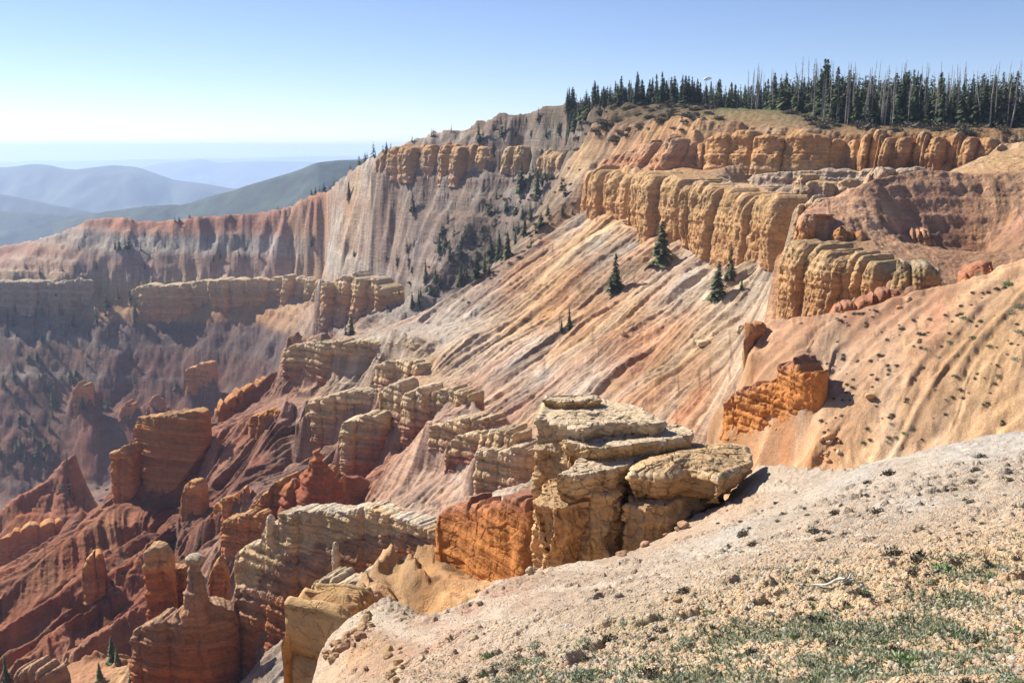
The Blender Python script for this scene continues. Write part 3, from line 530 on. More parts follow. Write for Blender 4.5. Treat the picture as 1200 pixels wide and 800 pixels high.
# right-hand slope
ln((1400, 470, 103), (1200, 520, 112), (1050, 556, 116), (960, 556, 121), (900, 570, 127), (840, 570, 134))
ln((1400, 255, 136), (1200, 300, 143), (1130, 325, 145), (1050, 345, 148), (1000, 361, 150), (940, 368, 154), (900, 374, 156), (886, 400, 152), (878, 425, 153))
ln((1400, 400, 116), (1200, 420, 124), (1100, 440, 127), (1000, 460, 131)); ln((950, 532, 124), (957, 512, 127), (964, 478, 131), (972, 445, 136))
# plateau edge and big cliff
ln((662, 122, 770), (700, 124, 640), (740, 122, 600), (800, 122, 560), (850, 132, 510), (880, 131, 500), (920, 136, 480), (960, 147, 452), (1050, 151, 432), (1150, 151, 412), (1200, 152, 404), (1400, 152, 395))
ln((690, 150, 580), (740, 145, 530), (790, 140, 490), (820, 148, 470), (880, 150, 457), (940, 153, 443), (1000, 158, 431), (1100, 154, 413), (1160, 165, 401), (1210, 178, 393), (1400, 178, 382))
ln((690, 192, 545), (740, 190, 505), (790, 192, 465), (822, 200, 455), (880, 193, 444), (960, 192, 430), (1050, 190, 411), (1150, 190, 392), (1400, 200, 380))
ln((690, 202, 528), (740, 202, 482), (790, 204, 445), (830, 212, 418), (880, 216, 388), (905, 220, 372))
ln((905, 270, 392), (930, 285, 385), (960, 280, 385), (1000, 262, 388), (1060, 248, 388), (1120, 225, 385))
ln((684, 250, 508), (740, 260, 462), (790, 281, 424), (830, 296, 398), (880, 316, 367), (912, 331, 346))
# red bluff
ln((1170, 176, 320), (1150, 186, 300), (1130, 202, 282)); ln((1210, 160, 330), (1240, 176, 300), (1205, 205, 262))
ln((1400, 170, 262), (1210, 205, 250), (1130, 202, 252), (1085, 198, 250), (1060, 206, 248), (1020, 215, 245), (990, 226, 243), (955, 238, 240), (938, 252, 238))
ln((935, 285, 231), (960, 286, 229), (1000, 282, 226), (1060, 285, 226), (1100, 292, 232), (1150, 296, 232), (1185, 285, 222), (1400, 280, 215))
ln((915, 300, 230), (960, 315, 220), (1000, 320, 209), (1050, 312, 203), (1100, 322, 212), (1200, 330, 208), (1400, 330, 200))
ln((905, 372, 224), (960, 368, 211), (1050, 360, 196), (1200, 355, 196), (1400, 350, 195))
ZL = [
    [(-150, 55, -62), (200, 55, -60), (380, 55, -52), (560, 55, -34), (700, 55, -34), (880, 55, -34), (1350, 55, -28)],
    [(820, 85, -48), (1350, 82, -38)], [(300, 160, -130), (560, 160, -108), (700, 160, -97), (800, 150, -86), (832, 135, -64)], [(690, 200, -110), (850, 195, -90)],
    [(100, 120, -95), (250, 125, -95), (330, 130, -90), (450, 130, -84), (600, 120, -76), (760, 100, -60)],
    [(300, 270, -142), (450, 255, -135), (600, 250, -125), (850, 240, -112)],
    [(840, 190, -62), (900, 188, -54), (1100, 182, -42), (1350, 182, -36)],
    [(-150, 310, -210), (50, 310, -205), (150, 308, -190), (300, 300, -150)],
    [(960, 330, -34), (1000, 335, -28), (1100, 345, -22), (1350, 345, -18)],
    [(-150, 900, -430), (50, 900, -410), (200, 850, -370), (300, 780, -330)],
    [(-150, 760, -360), (50, 760, -335), (200, 690, -280), (300, 620, -225), (400, 580, -190)],
    [(-150, 1750, -420), (200, 1750, -380), (380, 1550, -240), (430, 1350, -90)],
    [(-150, 2300, -520), (300, 2300, -500), (430, 2300, -260), (600, 1500, -20), (600, 2300, -60)],
    [(650, 1000, 22), (900, 900, 26), (1350, 900, 30)], [(650, 2300, 10), (1350, 2300, 20)],
]
# the ground meets the foot of every cliff in front and its top behind
for a_, k_, att, set_, fr in WALLS:
    th_ = k_.get('thick', 8)
    if att > 0: ln(*[(p[0], p[1] + (p[2] - p[1]) * (1 - att) , p[3] + th_ * set_) for p in a_[1]])
    if fr: ln(*[(p[0], p[2] + (10 if a_[0] == 'rock_prow' else 0), p[3] - (3.2 if a_[0] == 'rock_prow' else 2.0)) for p in a_[1]])
AB0, AB1 = -0.66, 0.66
YB = [(55, 0.0), (120, 0.10), (200, 0.20), (330, 0.42), (520, 0.72), (1000, 0.90), (1500, 0.97), (2300, 1.0)]
B = Sheet(AB0, AB1, YB, L, ZL, 640, 480, XYZ)
HB, WB = QB
hl, wl = HB // 2, WB * 3 // 4
Xl, Yl = B.grid(hl, wl)
def wn(sc, seed, Lm): return n2(Xl / Lm + 11, Yl / Lm, seed) + 0.6 * n2(Xl / Lm * 1.9, Yl / Lm * 1.9, seed + 5)
(f0, f5, f1, f2, f3, f4, c1, c2), slope = lic(B, hl, wl, [wn(1, 21, 60.0), wn(1, 26, 30.0), wn(1, 31, 20.0), wn(1, 41, 8.0), wn(1, 51, 3.4), wn(1, 56, 1.3), wn(1, 61, 9.0), wn(1, 71, 5.0)])
X, Y = B.grid(HB, WB)
f0, f5, f1, f2, f3, f4, c1, c2, slope = [up2(q[..., None], (HB, WB))[..., 0] for q in (f0, f5, f1, f2, f3, f4, c1, c2, slope)]
wa = 3.2 * np.clip(Y / 300, 0.05, 1.6) * (0.12 + 0.88 * ss(150, 260, Y))
wx = wa * fbm2(X / 24, Y / 24, 81, 3); wy = wa * 1.3 * fbm2(X / 24 + 40, Y / 24, 82, 3)
wx = wx * (1 - 0.7 * ss(-0.22, -0.1, X / Y) * ss(240, 290, Y) * ss(600, 520, Y)); wy = wy * (1 - 0.7 * ss(-0.22, -0.1, X / Y) * ss(240, 290, Y) * ss(600, 520, Y))
Zb = B.sample(B.Z, X + wx, Y + wy)
st = ss(0.18, 0.55, slope)
far = np.clip(Y / 400, 0.28, 1.7)
near = ss(330, 180, Y)
soft = 1 - 0.85 * ss(150, 200, Y) * ss(330, 260, Y) * ss(0.2, 0.3, X / Y)      # the red bluff is smoother
D = 0
ctr_ = ss(-0.22, -0.1, X / Y) * ss(240, 290, Y) * ss(600, 520, Y)               # straight ribbed slope
lowl = ss(-0.08, -0.2, X / Y) * ss(270, 300, Y) * ss(640, 560, Y)
calm = 1 - 0.7 * np.maximum(ctr_, 0.9 * lowl); fard = ss(600, 750, Y)
lowl = ss(-0.08, -0.2, X / Y) * ss(270, 300, Y) * ss(640, 560, Y)              # the red ridges, lower left
D = D - 6.0 * (np.minimum(abs(f0), 2.4) - 0.8) * ss(620, 760, Y)
D = D - 5.0 * (np.minimum(abs(f5), 2.4) - 0.8) * np.maximum(0.5 * ss(620, 760, Y), lowl)
D = D + 0.5 * f2 * near * (1 - 0.7 * ss(0.1, 0.16, X / Y))
D = D - 2.6 * fard * (np.minimum(abs(f1), 2.2) - 0.8)
D = D + 2.3 * (1 - fard) * (np.minimum(abs(f1), 2.2) - 0.8) * np.clip(far, 0.1, 3) * soft * (1 - 0.75 * near)
D = D + 1.15 * (1 - 1.6 * fard) * (np.minimum(abs(f2), 2.2) - 0.8) * np.clip(far, 0.3, 1.4) * soft * (1 - 0.6 * near)
D = D + 0.9 * f2 * lowl - (0.55 * abs(f3) + 0.2 * abs(f4)) * lowl
D = D - 0.50 * (np.minimum(abs(f3), 2.2) - 0.8) * np.clip(1.6 - 0.6 * near, 0, 1.3) * soft * 1.4 * (0.15 + 0.85 * ss(80, 120, Y))
D = D - 0.34 * (np.minimum(abs(f4), 2.2) - 0.8) * ss(900, 400, Y) * soft
D = D * (1 - 0.75 * fard * ss(0.0, 0.05, X / Y))
D = D * (1 - 0.25 * ctr_)
D = D * st * (1 - 0.52 * ss(700, 1000, Y)) * (1 - 0.8 * ss(75, 60, Y)) * (1 - 0.82 * ss(195, 170, Y) * ss(0.1, 0.16, X / Y))
sl_m = ss(195, 175, Y) * ss(0.16, 0.22, X / Y)
D = D - sl_m * (0.09 * abs(f3) + 0.12 * abs(f4)) + 0.22 * fbm2(X / 1.6, Y / 1.6, 193, 4) * ss(110, 80, Y)
D = D + 0.9 * fbm2(X / 9, Y / 9, 91, 4) * np.clip(far, 0.3, 3) * calm + 0.38 * fbm2(X / 1.6, Y / 1.6, 95, 3) * ss(1100, 400, Y) + 1.3 * abs(fbm2(X / 6, Y / 6, 97, 4)) * ss(300, 500, Y) * calm
Zc = Zb + D
# beds: hard layers stand out as small steps
zz = Zc + 1.2 * fbm2(X / 30, Y / 30, 99, 3)
bedamp = st * ss(1.5, 0.3, near) * 0.9
Zc = Zc + 0.85 * bedamp * calm * strata(zz) * np.clip(far, 0.4, 1.6)
Zc = Zc + 2.4 * fard * st * strata(zz * 0.36, 8) * (0.6 + 0.4 * n2(X / 30, Y / 30, 77))
# blocks and ledges on the floor of the gullies
B.F = Zc
# ------------------------------------------------------------------ ground colours of the canyon, read off the visible ground
CB = [
 # far left rim: red cap, grey band, pink, cream bench, purple, red
 (10,296,'dpk'),(40,288,'dpk'),(10,310,'prp'),(40,315,'pnk'),(90,270,'dpk'),(130,262,'dpk'),(130,285,'gry+pnk'),(100,300,'gry+pnk'),(60,305,'pnk'),(180,268,'dpk'),(230,265,'dpk'),(280,260,'dpk'),(330,252,'dpk'),(370,240,'red+dpk'),
 (170,290,'gry'),(240,285,'gry'),(235,300,'lgr+pnk'),(290,278,'gry'),(330,275,'gry+pnk'),(360,262,'dpk'),(180,310,'pnk+prp'),(260,305,'pnk'),(330,300,'pnk+prp'),(60,325,'lgr+tan'),(120,316,'lgr+tan'),
 (15,330,'crm+lgr'),(60,335,'tan+lgr'),(140,330,'tan'),(200,335,'crm'),(270,335,'crm+tan'),(340,332,'crm+tan'),(20,352,'gry+tan'),(70,352,'gry+tan'),(120,350,'tan'),(170,350,'tan+pnk'),(230,350,'tan+org'),(290,345,'tan+crm'),(340,346,'tan+crm'),(320,385,'gry+prp'),(290,370,'dpr+prp'),(350,385,'gry+prp'),
 (10,400,'sct+prp'),(60,400,'sct'),(100,400,'scg'),(40,450,'dpr+dbr'),(110,440,'scg'),(70,500,'dbr+dpr'),(20,520,'dbr+dpr'),(140,420,'lgr+prp'),(150,395,'gry'),(120,380,'scg'),
 (200,385,'dpr+prp'),(250,380,'dpr+prp'),(320,365,'dpr+prp'),(200,410,'dpk+prp'),(260,420,'drd+prp'),(180,450,'drd'),(150,480,'drd'),(200,470,'drd'),(240,460,'drd'),(300,400,'scg'),(280,430,'scg'),(330,400,'gry+prp'),(100,500,'drd'),(60,560,'dbr+drd'),
 # wall in the middle distance
 (380,232,'dpk+tan'),(400,215,'gry'),(430,205,'lgr'),(410,240,'tan'),(440,225,'tan+gry'),(370,265,'tan'),(390,290,'lgr'),(360,300,'pnk+tan'),(440,270,'dpk'),(450,300,'dpk'),(420,300,'lgr+pnk'),(400,330,'lgr+tan'),(440,330,'tan'),(420,350,'tan+org'),(395,352,'tan+org'),(400,380,'gry+prp'),(460,360,'prp+tan'),
 (455,195,'tan'),(500,150,'dpk'),(520,162,'dpk+tan'),(570,150,'dpk+brn'),(610,155,'dbr+dpk'),(650,140,'sag+brn'),(660,160,'dbr+dpk'),(480,180,'tan'),(550,185,'tan+org'),(620,190,'tan+gry'),(680,185,'tan'),
 (480,215,'gry'),(520,220,'gry'),(560,222,'gry'),(600,225,'gry'),(640,215,'gry'),(665,230,'gry'),(500,250,'pnk+gry'),(540,260,'scg+prp'),(580,260,'scg'),(620,260,'scg'),(660,255,'scg+tan'),(490,290,'prp+gry'),(520,310,'scg+prp'),(560,300,'scg+dbr'),(600,300,'scg+dbr'),(540,335,'scg'),(500,350,'prp+scg'),(470,340,'dpk'),(500,320,'dpk'),
 # ribbed slope
 (680,256,'lgr'),(655,275,'tan+lgr'),(640,285,'red+tan'),(610,310,'red+tan'),(690,270,'crm'),(720,265,'crm+tan'),(700,290,'lgr'),(740,290,'lgr'),(670,310,'tan'),(640,330,'tan'),(600,340,'tan+dpk'),(570,345,'dpk+lgr'),(560,370,'lgr'),(520,380,'lgr'),(480,385,'gry'),(440,395,'lgr'),(400,400,'crm+lgr'),(520,400,'lgr'),
 (680,320,'red+tan'),(660,345,'red+tan'),(640,370,'tan+org'),(600,390,'tan'),(620,400,'lgr'),(580,400,'lgr+tan'),(560,420,'lgr+pnk'),(600,430,'lgr+prp'),(540,430,'tan+lgr'),(500,430,'tan'),(700,330,'tan+gry'),(730,330,'lgr+tan'),(760,300,'tan'),(780,310,'gry'),(815,320,'lgr'),(800,340,'lgr'),(830,330,'wht'),(770,340,'gry+tan'),
 (690,360,'org+tan'),(740,360,'tan'),(720,390,'red+tan'),(680,400,'tan'),(650,420,'tan+org'),(640,440,'gry'),(620,460,'gry+pnk'),(590,460,'tan+red'),(760,390,'red+tan'),(790,390,'tan+red'),(740,420,'red+dpk'),(700,430,'lgr+pnk'),(720,450,'tan'),(690,460,'pnk+lgr'),
 (850,360,'tan+lgr'),(880,350,'lgr+tan'),(890,380,'lgr+tan'),(850,390,'lgr+tan'),(820,400,'tan'),(800,430,'tan'),(840,420,'gry+tan'),(790,460,'tan+lgr'),(760,450,'tan'),(820,460,'red+tan'),(800,480,'red+tan'),(770,440,'tan+org'),(870,325,'gry+tan'),(900,340,'gry+tan'),(720,480,'pnk'),(660,480,'gry'),(620,500,'pnk+tan'),(560,490,'gry'),
 # under the fins
 (440,540,'dpk+red'),(400,560,'drd'),(500,540,'gry+dpk'),(520,560,'pnk'),(560,570,'pnk+gry'),(600,575,'lgr'),(590,560,'lgr'),(460,580,'gry+dpk'),(420,590,'red'),(600,530,'gry+dpk'),
 (350,440,'dpk'),(320,460,'dpk'),(300,470,'prp+dpk'),(340,480,'dpk+prp'),(290,500,'drd+red'),(260,520,'dpk+red'),(300,540,'drd'),(320,510,'scg+drd'),(240,560,'dpk'),(320,560,'gry+dpk'),(270,590,'drd+prp'),(200,600,'drd'),(250,620,'drd'),
 (230,640,'scg+drd'),(290,620,'gry+pnk'),(220,655,'scg+drd'),
 # lower left red slopes
 (100,550,'red+dpk'),(60,575,'red+dpk'),(30,600,'red'),(90,600,'drd'),(40,640,'bor+red'),(80,650,'red'),(130,620,'red+tan'),(160,620,'drd'),(20,680,'red+dpk'),(60,680,'red+tan'),(110,660,'drd+red'),(140,680,'drd+red'),(20,720,'drd+red'),(60,710,'drd'),
 (100,730,'red'),(60,750,'drd+red'),(140,720,'drd+red'),(180,700,'drd'),(120,760,'red+pnk'),(80,775,'tan+pnk'),(110,785,'red+tan'),(140,790,'tan'),
 # by the white-capped wall
 (450,592,'crm+pnk'),(490,592,'pnk+lgr'),(580,580,'wht'),(560,590,'pnk'),(380,770,'gry+tan'),(350,740,'gry'),(320,780,'dbr+gry'),(330,790,'gry'),
 # ridge under the orange block
 (440,670,'tan'),(480,665,'tan'),(420,690,'tan'),(500,690,'tan+org'),(540,695,'tan+org'),(460,690,'tan'),(400,720,'tan+lgr'),(380,770,'tan'),
 # right-hand slope
 (910,385,'dpk+pnk'),(950,372,'pnk+red'),(1000,368,'dpk+red'),(1050,350,'dpk+red'),(930,410,'pnk+tan'),(980,400,'gry+tan'),(960,430,'gry+tan'),(990,430,'gry+tan'),(1020,400,'dpk+tan'),(1060,390,'dpk+tan'),(1100,370,'dpk+red'),(1150,350,'dpk+tan'),(1190,320,'dpk+tan'),
 (1000,480,'tan+pnk'),(1040,450,'tan+lgr'),(1080,430,'tan+pnk'),(1120,410,'tan'),(1160,390,'tan'),(1190,370,'tan+crm'),(1180,420,'tan'),(1140,440,'tan+crm'),(1100,470,'tan'),(1060,490,'tan+crm'),(1020,520,'tan'),(1100,510,'crm+lgr'),(1180,500,'yel+tan'),(1180,470,'tan+yel'),(980,530,'tan+org'),(1050,530,'tan+lgr'),
 (900,450,'tan+pnk'),(870,450,'tan'),(880,410,'org+pnk'),(940,470,'gry+tan'),(920,530,'org+red'),(950,530,'org'),(870,480,'org'),
 # plateau and big cliff
 (700,130,'dgn+dbr'),(680,135,'dgn+dbr'),(740,130,'dgn+dbr'),(780,127,'dgn+dbr'),(810,130,'dgn+brn'),(780,138,'dgn+brn'),(720,140,'dgn+dbr'),(680,150,'dbr+brn'),(760,140,'dgn+dbr'),(720,170,'tan+pnk'),(760,165,'tan'),(740,185,'pnk+org'),(790,160,'tan+org'),(780,185,'pnk+org'),(820,160,'tan'),(820,185,'org'),(850,130,'sag'),(880,128,'sag+grn'),(910,130,'sag+grn'),(930,138,'sag+dbr'),
 (860,145,'brn'),(900,148,'brn+tan'),(960,150,'dgn+dbr'),(1030,151,'dgn+dbr'),(1100,151,'dgn+dbr'),(1180,150,'dgn+dbr'),(870,170,'yel+org'),(920,175,'yel+org'),(980,175,'org+yel'),(1040,175,'org+tan'),(1100,175,'org+tan'),(1150,175,'org+tan'),
 (850,208,'gry+dbr'),(900,205,'gry+tan'),(960,205,'gry+tan'),(1000,205,'dbr+tan'),(880,230,'yel+tan'),(930,230,'dbr+gry'),(1080,195,'brn'),(940,215,'gry'),(870,260,'yel+org'),(760,240,'yel+org'),(700,220,'yel+org'),(720,240,'yel+org'),(900,250,'gry+dbr'),(900,290,'gry+brn'),
 # red bluff
 (1185,185,'tan'),(1160,190,'tan+crm'),(1180,200,'tan'),(1080,205,'pnk+tan'),(1030,220,'pnk+dpk'),(1000,235,'pnk+tan'),(960,245,'pnk'),(980,265,'dpk+pnk'),(1040,240,'pnk+tan'),(1080,240,'pnk+dpk'),(1120,220,'pnk+dpk'),(1150,250,'tan+dpk'),(1180,230,'tan+dpk'),(1020,270,'pnk+tan'),(1060,270,'pnk+dpk'),
 (1100,270,'brn+dpk'),(1140,275,'org+dpk'),(1190,270,'dpk'),(950,275,'org+dpk'),(1000,290,'brn'),(1080,300,'tan+pnk'),(1120,305,'brn+dpk'),(1160,300,'brn'),(1050,320,'tan+pnk'),(1010,330,'pnk+tan'),(1180,310,'dpk+tan'),(940,330,'yel+org'),(990,320,'gry+yel'),
 # unseen ground
 (100,None,1800,'dgn'),(400,None,1700,'dgn'),(700,None,1200,'dgn'),(1100,None,900,'dgn'),(1300,None,700,'dgn'),(300,None,270,'drd'),(600,None,270,'pnk'),(700,None,120,'tan'),(500,None,120,'tan'),(1000,None,82,'tan'),(1200,None,60,'gry'),(100,None,120,'drd'),(900,None,60,'tan'),
]
hc, wc = hl // 2, wl // 2
C = B.colorize(CB, hc, wc)
C = up2(C, (HB, WB))
# pull the colours along the fall line and break them with pale and rusty streaks
warp = fbm2(X / 18, Y / 18, 120, 3)
pale = PAL['lgr']; rust = PAL['red']; tanc = PAL['crm']
mP = np.clip((c1 - 0.35) * 0.42, 0, 0.5) * ss(0.1, 0.4, slope); mR = np.clip((-c1 - 0.45) * 0.36, 0, 0.42) * ss(0.1, 0.4, slope)
ctr = 0.35 - 0.25 * fard + 0.62 * ss(-0.2, -0.05, X / Y) * ss(240, 300, Y) * ss(560, 500, Y)
mT = ctr * np.clip((c2 - 0.6) * 0.35, 0, 0.4) * ss(0.1, 0.4, slope)
mP = mP * ctr * (0.3 + 0.7 * soft); mR = mR * ctr * (0.3 + 0.7 * soft)
C = C * (1 - mP[..., None]) + (0.35 * C + 0.65 * pale * (C.mean(-1, keepdims=True) / pale.mean()) ** 0.6) * mP[..., None]
C = C * (1 - mR[..., None]) + (0.45 * C + 0.55 * rust) * mR[..., None]
C = C * (1 - mT[..., None]) + (0.5 * C + 0.5 * tanc * (C.mean(-1, keepdims=True) / tanc.mean()) ** 0.6) * mT[..., None]
# beds of slightly different tone, level through the terrain
sb = strata(Zc + 1.0 * fbm2(X / 30, Y / 30, 99, 3), 25)
C = C * (1 + 0.10 * sb * st)[..., None]
sf = strata(Zc * 0.42 + 1.6 * fbm2(X / 60, Y / 60, 99, 2), 29); fb = ss(600, 700, Y) * ss(0.1, 0.4, slope)
mw = (0.55 * ss(0.2, 0.8, sf) * fb)[..., None]; mr_ = (0.5 * ss(-0.2, -0.8, sf) * fb)[..., None]
C = C * (1 - mw) + mw * PAL['lgr'] * 0.95
C = C * (1 - mr_) + mr_ * PAL['dpk'] * 0.8
C = C * (1 + (0.10 * np.clip(c2, -2, 2) * (1 - 0.7 * fard) + 0.10 * np.clip(f3, -2, 2) * (1 - 0.6 * fard) + 0.10 * np.clip(f4, -2, 2) * ss(1000, 500, Y)) * st)[..., None]
# loose stones and specks of brush
spk = n2(X / (0.0026 * Y + 0.25), Y / (0.006 * Y + 0.5), 141); spk2 = fbm2(X / 14, Y / 22, 143, 3)
C = C * (1 - 0.45 * ss(0.62, 0.85, spk) * ss(-0.1, 0.25, spk2))[..., None]
C = C * (1 + 0.30 * ss(0.66, 0.88, n2(X / (0.0024 * Y + 0.2), Y / (0.006 * Y + 0.5), 147)) * ss(0.1, -0.25, spk2))[..., None]
zs_ = [-420, -330, -290, -262, -240, -216, -211, -196, -180, -165, -160, -143, -138, -128, -114, -110, -99, -85]
zc_ = ['drd', 'drd', 'drd+dpr', 'drd+prp', 'dpr+prp', 'dpr+prp', 'tan+org', 'tan+org', 'crm+tan', 'crm+lgr', 'lgr+pnk', 'pnk+prp', 'gry+pnk', 'lgr', 'gry', 'dpk', 'red+dpk', 'dpk+drd']
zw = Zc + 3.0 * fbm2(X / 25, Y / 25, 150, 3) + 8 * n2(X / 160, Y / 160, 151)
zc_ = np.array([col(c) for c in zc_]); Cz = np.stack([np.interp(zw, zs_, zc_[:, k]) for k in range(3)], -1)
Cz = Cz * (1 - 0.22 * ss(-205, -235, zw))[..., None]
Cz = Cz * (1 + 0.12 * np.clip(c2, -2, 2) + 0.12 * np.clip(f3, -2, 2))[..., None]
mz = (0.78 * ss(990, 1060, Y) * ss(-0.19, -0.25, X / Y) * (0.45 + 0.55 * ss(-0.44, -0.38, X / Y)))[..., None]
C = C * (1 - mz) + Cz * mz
# scrub: dark mottles where the colour list calls for it (green-grey scree of the far gullies)
scr = ss(0.05, 0.35, fbm2(X / 4.5, Y / 9.0, 131, 4)) 
gully = (ss(560, 640, Y) * (ss(40, 0, abs(X / Y * FPX + 600 - 560)) if False else 1.0))
Cn = C / C.sum(-1, keepdims=True)
neutral = ss(0.47, 0.41, Cn[..., 0])                     # not the red slopes
scrub_mask = scr * neutral * ss(480, 560, Y) * ss(0.9, 0.5, slope * 0 + 0.5)
C = C * (1 - 0.35 * scrub_mask[..., None])
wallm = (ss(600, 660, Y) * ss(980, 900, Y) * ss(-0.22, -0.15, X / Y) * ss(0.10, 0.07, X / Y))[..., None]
C = C * (1 - 0.5 * wallm) + 0.5 * wallm * C.mean(-1, keepdims=True) * np.array([1.08, 0.99, 0.93]); C = C * (1 - 0.16 * wallm)  # wall above the middle gully: its grey shade is put into the colour
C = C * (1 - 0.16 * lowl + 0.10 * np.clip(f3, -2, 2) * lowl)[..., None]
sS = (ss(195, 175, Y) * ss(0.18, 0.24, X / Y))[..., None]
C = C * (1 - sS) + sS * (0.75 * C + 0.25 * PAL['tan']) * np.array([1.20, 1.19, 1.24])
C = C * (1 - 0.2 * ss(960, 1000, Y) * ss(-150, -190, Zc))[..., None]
C = np.clip(C * np.array([1.04, 1.0, 0.94]), 0.01, 0.8)
verts = np.stack([X, Y, Zc], -1).reshape(-1, 3)
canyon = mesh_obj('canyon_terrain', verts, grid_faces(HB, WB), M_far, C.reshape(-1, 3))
# the nearer right-hand slope has finer scree: its own material by distance along the sheet
canyon.data.materials.append(M_slp)
mi = np.zeros((HB - 1, WB - 1), np.int32); mi[(Y[:-1, :-1] < 195)] = 1
canyon.data.polygons.foreach_set('material_index', mi.ravel())
tag(canyon, 'eroded canyon slopes in banded pink, cream, grey and red', 'canyon slopes', kind='structure')


# ------------------------------------------------------------------ foreground slope
LA = []
def la(*p): LA.append(list(p))
la((300, 812, 24), (380, 806, 20), (480, 800, 15.0), (640, 800, 11.5), (800, 800, 9.6), (1000, 800, 8.2), (1200, 800, 7.0), (1420, 800, 6.2))
la((540, 745, 21), (640, 728, 18.5), (700, 715, 17), (800, 698, 15.8), (900, 680, 15), (1000, 665, 14.6), (1100, 652, 14.2), (1200, 640, 13.8), (1420, 615, 13.4))
la((560, 718, 29), (640, 690, 29), (700, 672, 29), (850, 625, 29), (1000, 590, 28), (1100, 572, 27), (1200, 560, 26), (1420, 520, 25))
la((1420, 462, 37), (1200, 508, 38), (1120, 521, 40), (1050, 540, 43), (980, 550, 47), (930, 550, 50), (905, 545, 52), (885, 541, 54), (870, 556, 53.5), (845, 585, 50), (820, 603, 48), (780, 627, 45), (720, 650, 42), (660, 662, 40), (610, 674, 38), (585, 682, 37.5), (548, 702, 36), (500, 722, 33.5), (478, 706, 34), (455, 695, 34.5), (425, 712, 33), (398, 738, 31.5), (385, 762, 30), (372, 800, 28))
ZA = [
 [(-150, 26, -26), (200, 24, -19), (330, 24, -15.5)],
 [(-150, 2.2, -2.4), (600, 2.2, -2.2), (1400, 2.2, -2.1)], [(-150, 4.6, -5.2), (350, 4.6, -4.6), (700, 4.6, -3.5), (1400, 4.6, -3.3)], [(-150, 10, -11), (330, 10, -9)],
 [(1420, 46, -15), (1120, 50, -19), (1000, 58, -24), (900, 62, -26)],
 [(820, 64, -36), (700, 58, -38), (600, 52, -40), (500, 50, -42), (430, 50, -44), (370, 46, -42), (300, 40, -38)],
 [(-150, 62, -66), (300, 62, -62), (600, 66, -56), (900, 72, -50), (1350, 66, -42)],
]
YA = [(2.2, 0.0), (6, 0.05), (12, 0.40), (25, 0.70), (45, 0.92), (72, 1.0)]
A = Sheet(-0.5, 0.70, YA, LA, ZA, 320, 400)
HA, WA = QA
XA, YY = A.grid(HA, WA)
ZAa = A.sample(A.Z, XA + 0.6 * fbm2(XA / 5, YY / 5, 3, 2), YY + 0.6 * fbm2(XA / 5, YY / 5, 4, 2))
g = 0.22 * fbm2(XA / 4.5, YY / 4.5, 201, 3) * ss(3, 15, YY)
cl = abs(fbm2(XA / 0.9, YY / 0.9, 211, 4)); g = g + 0.13 * cl
rub = 1 - abs(fbm2(XA / 0.30, YY / 0.30, 221, 3)) * 2.2
patch = ss(-0.15, 0.35, fbm2(XA / 2.6, YY / 2.6, 231, 3))
g = g * ss(3, 9, YY)
g = g + 0.055 * rub * (0.35 + patch)
g = g + 0.03 * fbm2(XA / 0.11, YY / 0.11, 241, 2) * ss(26, 8, YY)
# lumpy clods standing proud of the scree
cl2 = n2(XA / 0.38, YY / 0.38, 251); g = g + 0.10 * ss(0.45, 0.75, cl2) * (0.3 + patch)
ZF = ZAa + g
A.F = ZF
CA = [
 (1190,515,'lgr'),(1120,530,'lgr'),(1060,550,'gry+tan'),(1000,560,'lgr'),(940,560,'tan+lgr'),(900,560,'tan+lgr'),(880,590,'tan+pnk'),(840,600,'pnk+tan'),(800,630,'pnk+tan'),(860,620,'lgr'),(830,660,'gry+tan'),(800,660,'gry+tan'),(750,650,'gry+tan'),(700,665,'gry+tan'),(640,680,'gry+tan'),(620,672,'tan+pnk'),
 (840,610,'tan+lgr'),(850,640,'lgr+wht'),(900,620,'gry+tan'),(950,600,'gry+tan'),(1000,600,'tan+gry'),(1060,590,'lgr+gry'),(1100,560,'gry+tan'),(1180,560,'tan+gry'),(1150,600,'tan+gry'),(1050,630,'tan+brn'),(1190,620,'tan'),(980,640,'tan+gry'),(900,670,'tan+gry'),
 (600,690,'pnk'),(580,700,'dpk+tan'),(550,715,'pnk+red'),(520,740,'pnk+red'),(500,760,'pnk+red'),(480,780,'dpk+tan'),(545,770,'pnk+tan'),(560,740,'tan+lgr'),(600,720,'gry+tan'),(620,740,'gry+tan'),(680,700,'gry+tan'),(760,690,'gry+tan'),(580,770,'gry+tan'),
 (465,705,'crm+lgr'),(480,720,'gry+crm'),(440,730,'gry+tan'),(470,750,'dpk+tan'),(430,760,'tan+org'),(400,780,'tan+org'),(420,740,'pnk+tan'),
 (850,720,'crm+tan'),(900,740,'crm+tan'),(800,740,'tan+sag'),(950,700,'crm+tan'),(1000,720,'crm+tan'),(1050,740,'crm+tan'),(1100,700,'crm+tan'),(1150,730,'crm+tan'),(1190,780,'tan+pnk'),(1000,780,'crm+tan'),(1100,780,'tan+brn'),(800,780,'crm+tan'),(700,770,'tan+lgr'),(650,780,'tan+lgr'),(720,740,'tan+sag'),
 (1190,670,'tan'),(1120,660,'tan'),(900,690,'tan+crm'),(1000,690,'tan+crm'),
 (600,None,60,'tan'),(900,None,66,'tan'),(1200,None,60,'gry'),(100,None,30,'tan'),(100,None,60,'tan'),(600,None,3,'tan'),(1200,None,3,'tan'),
]
Cc = up2(A.colorize(CA, HA // 4, WA // 4), (HA, WA))
sl = fbm2(XA / 1.7, YY / 3.0, 261, 4)
Cc = Cc * (1 + 0.10 * sl)[..., None] * (1 + 0.16 * (patch - 0.5) * fbm2(XA / 0.4, YY / 0.4, 271, 2) * 2)[..., None]
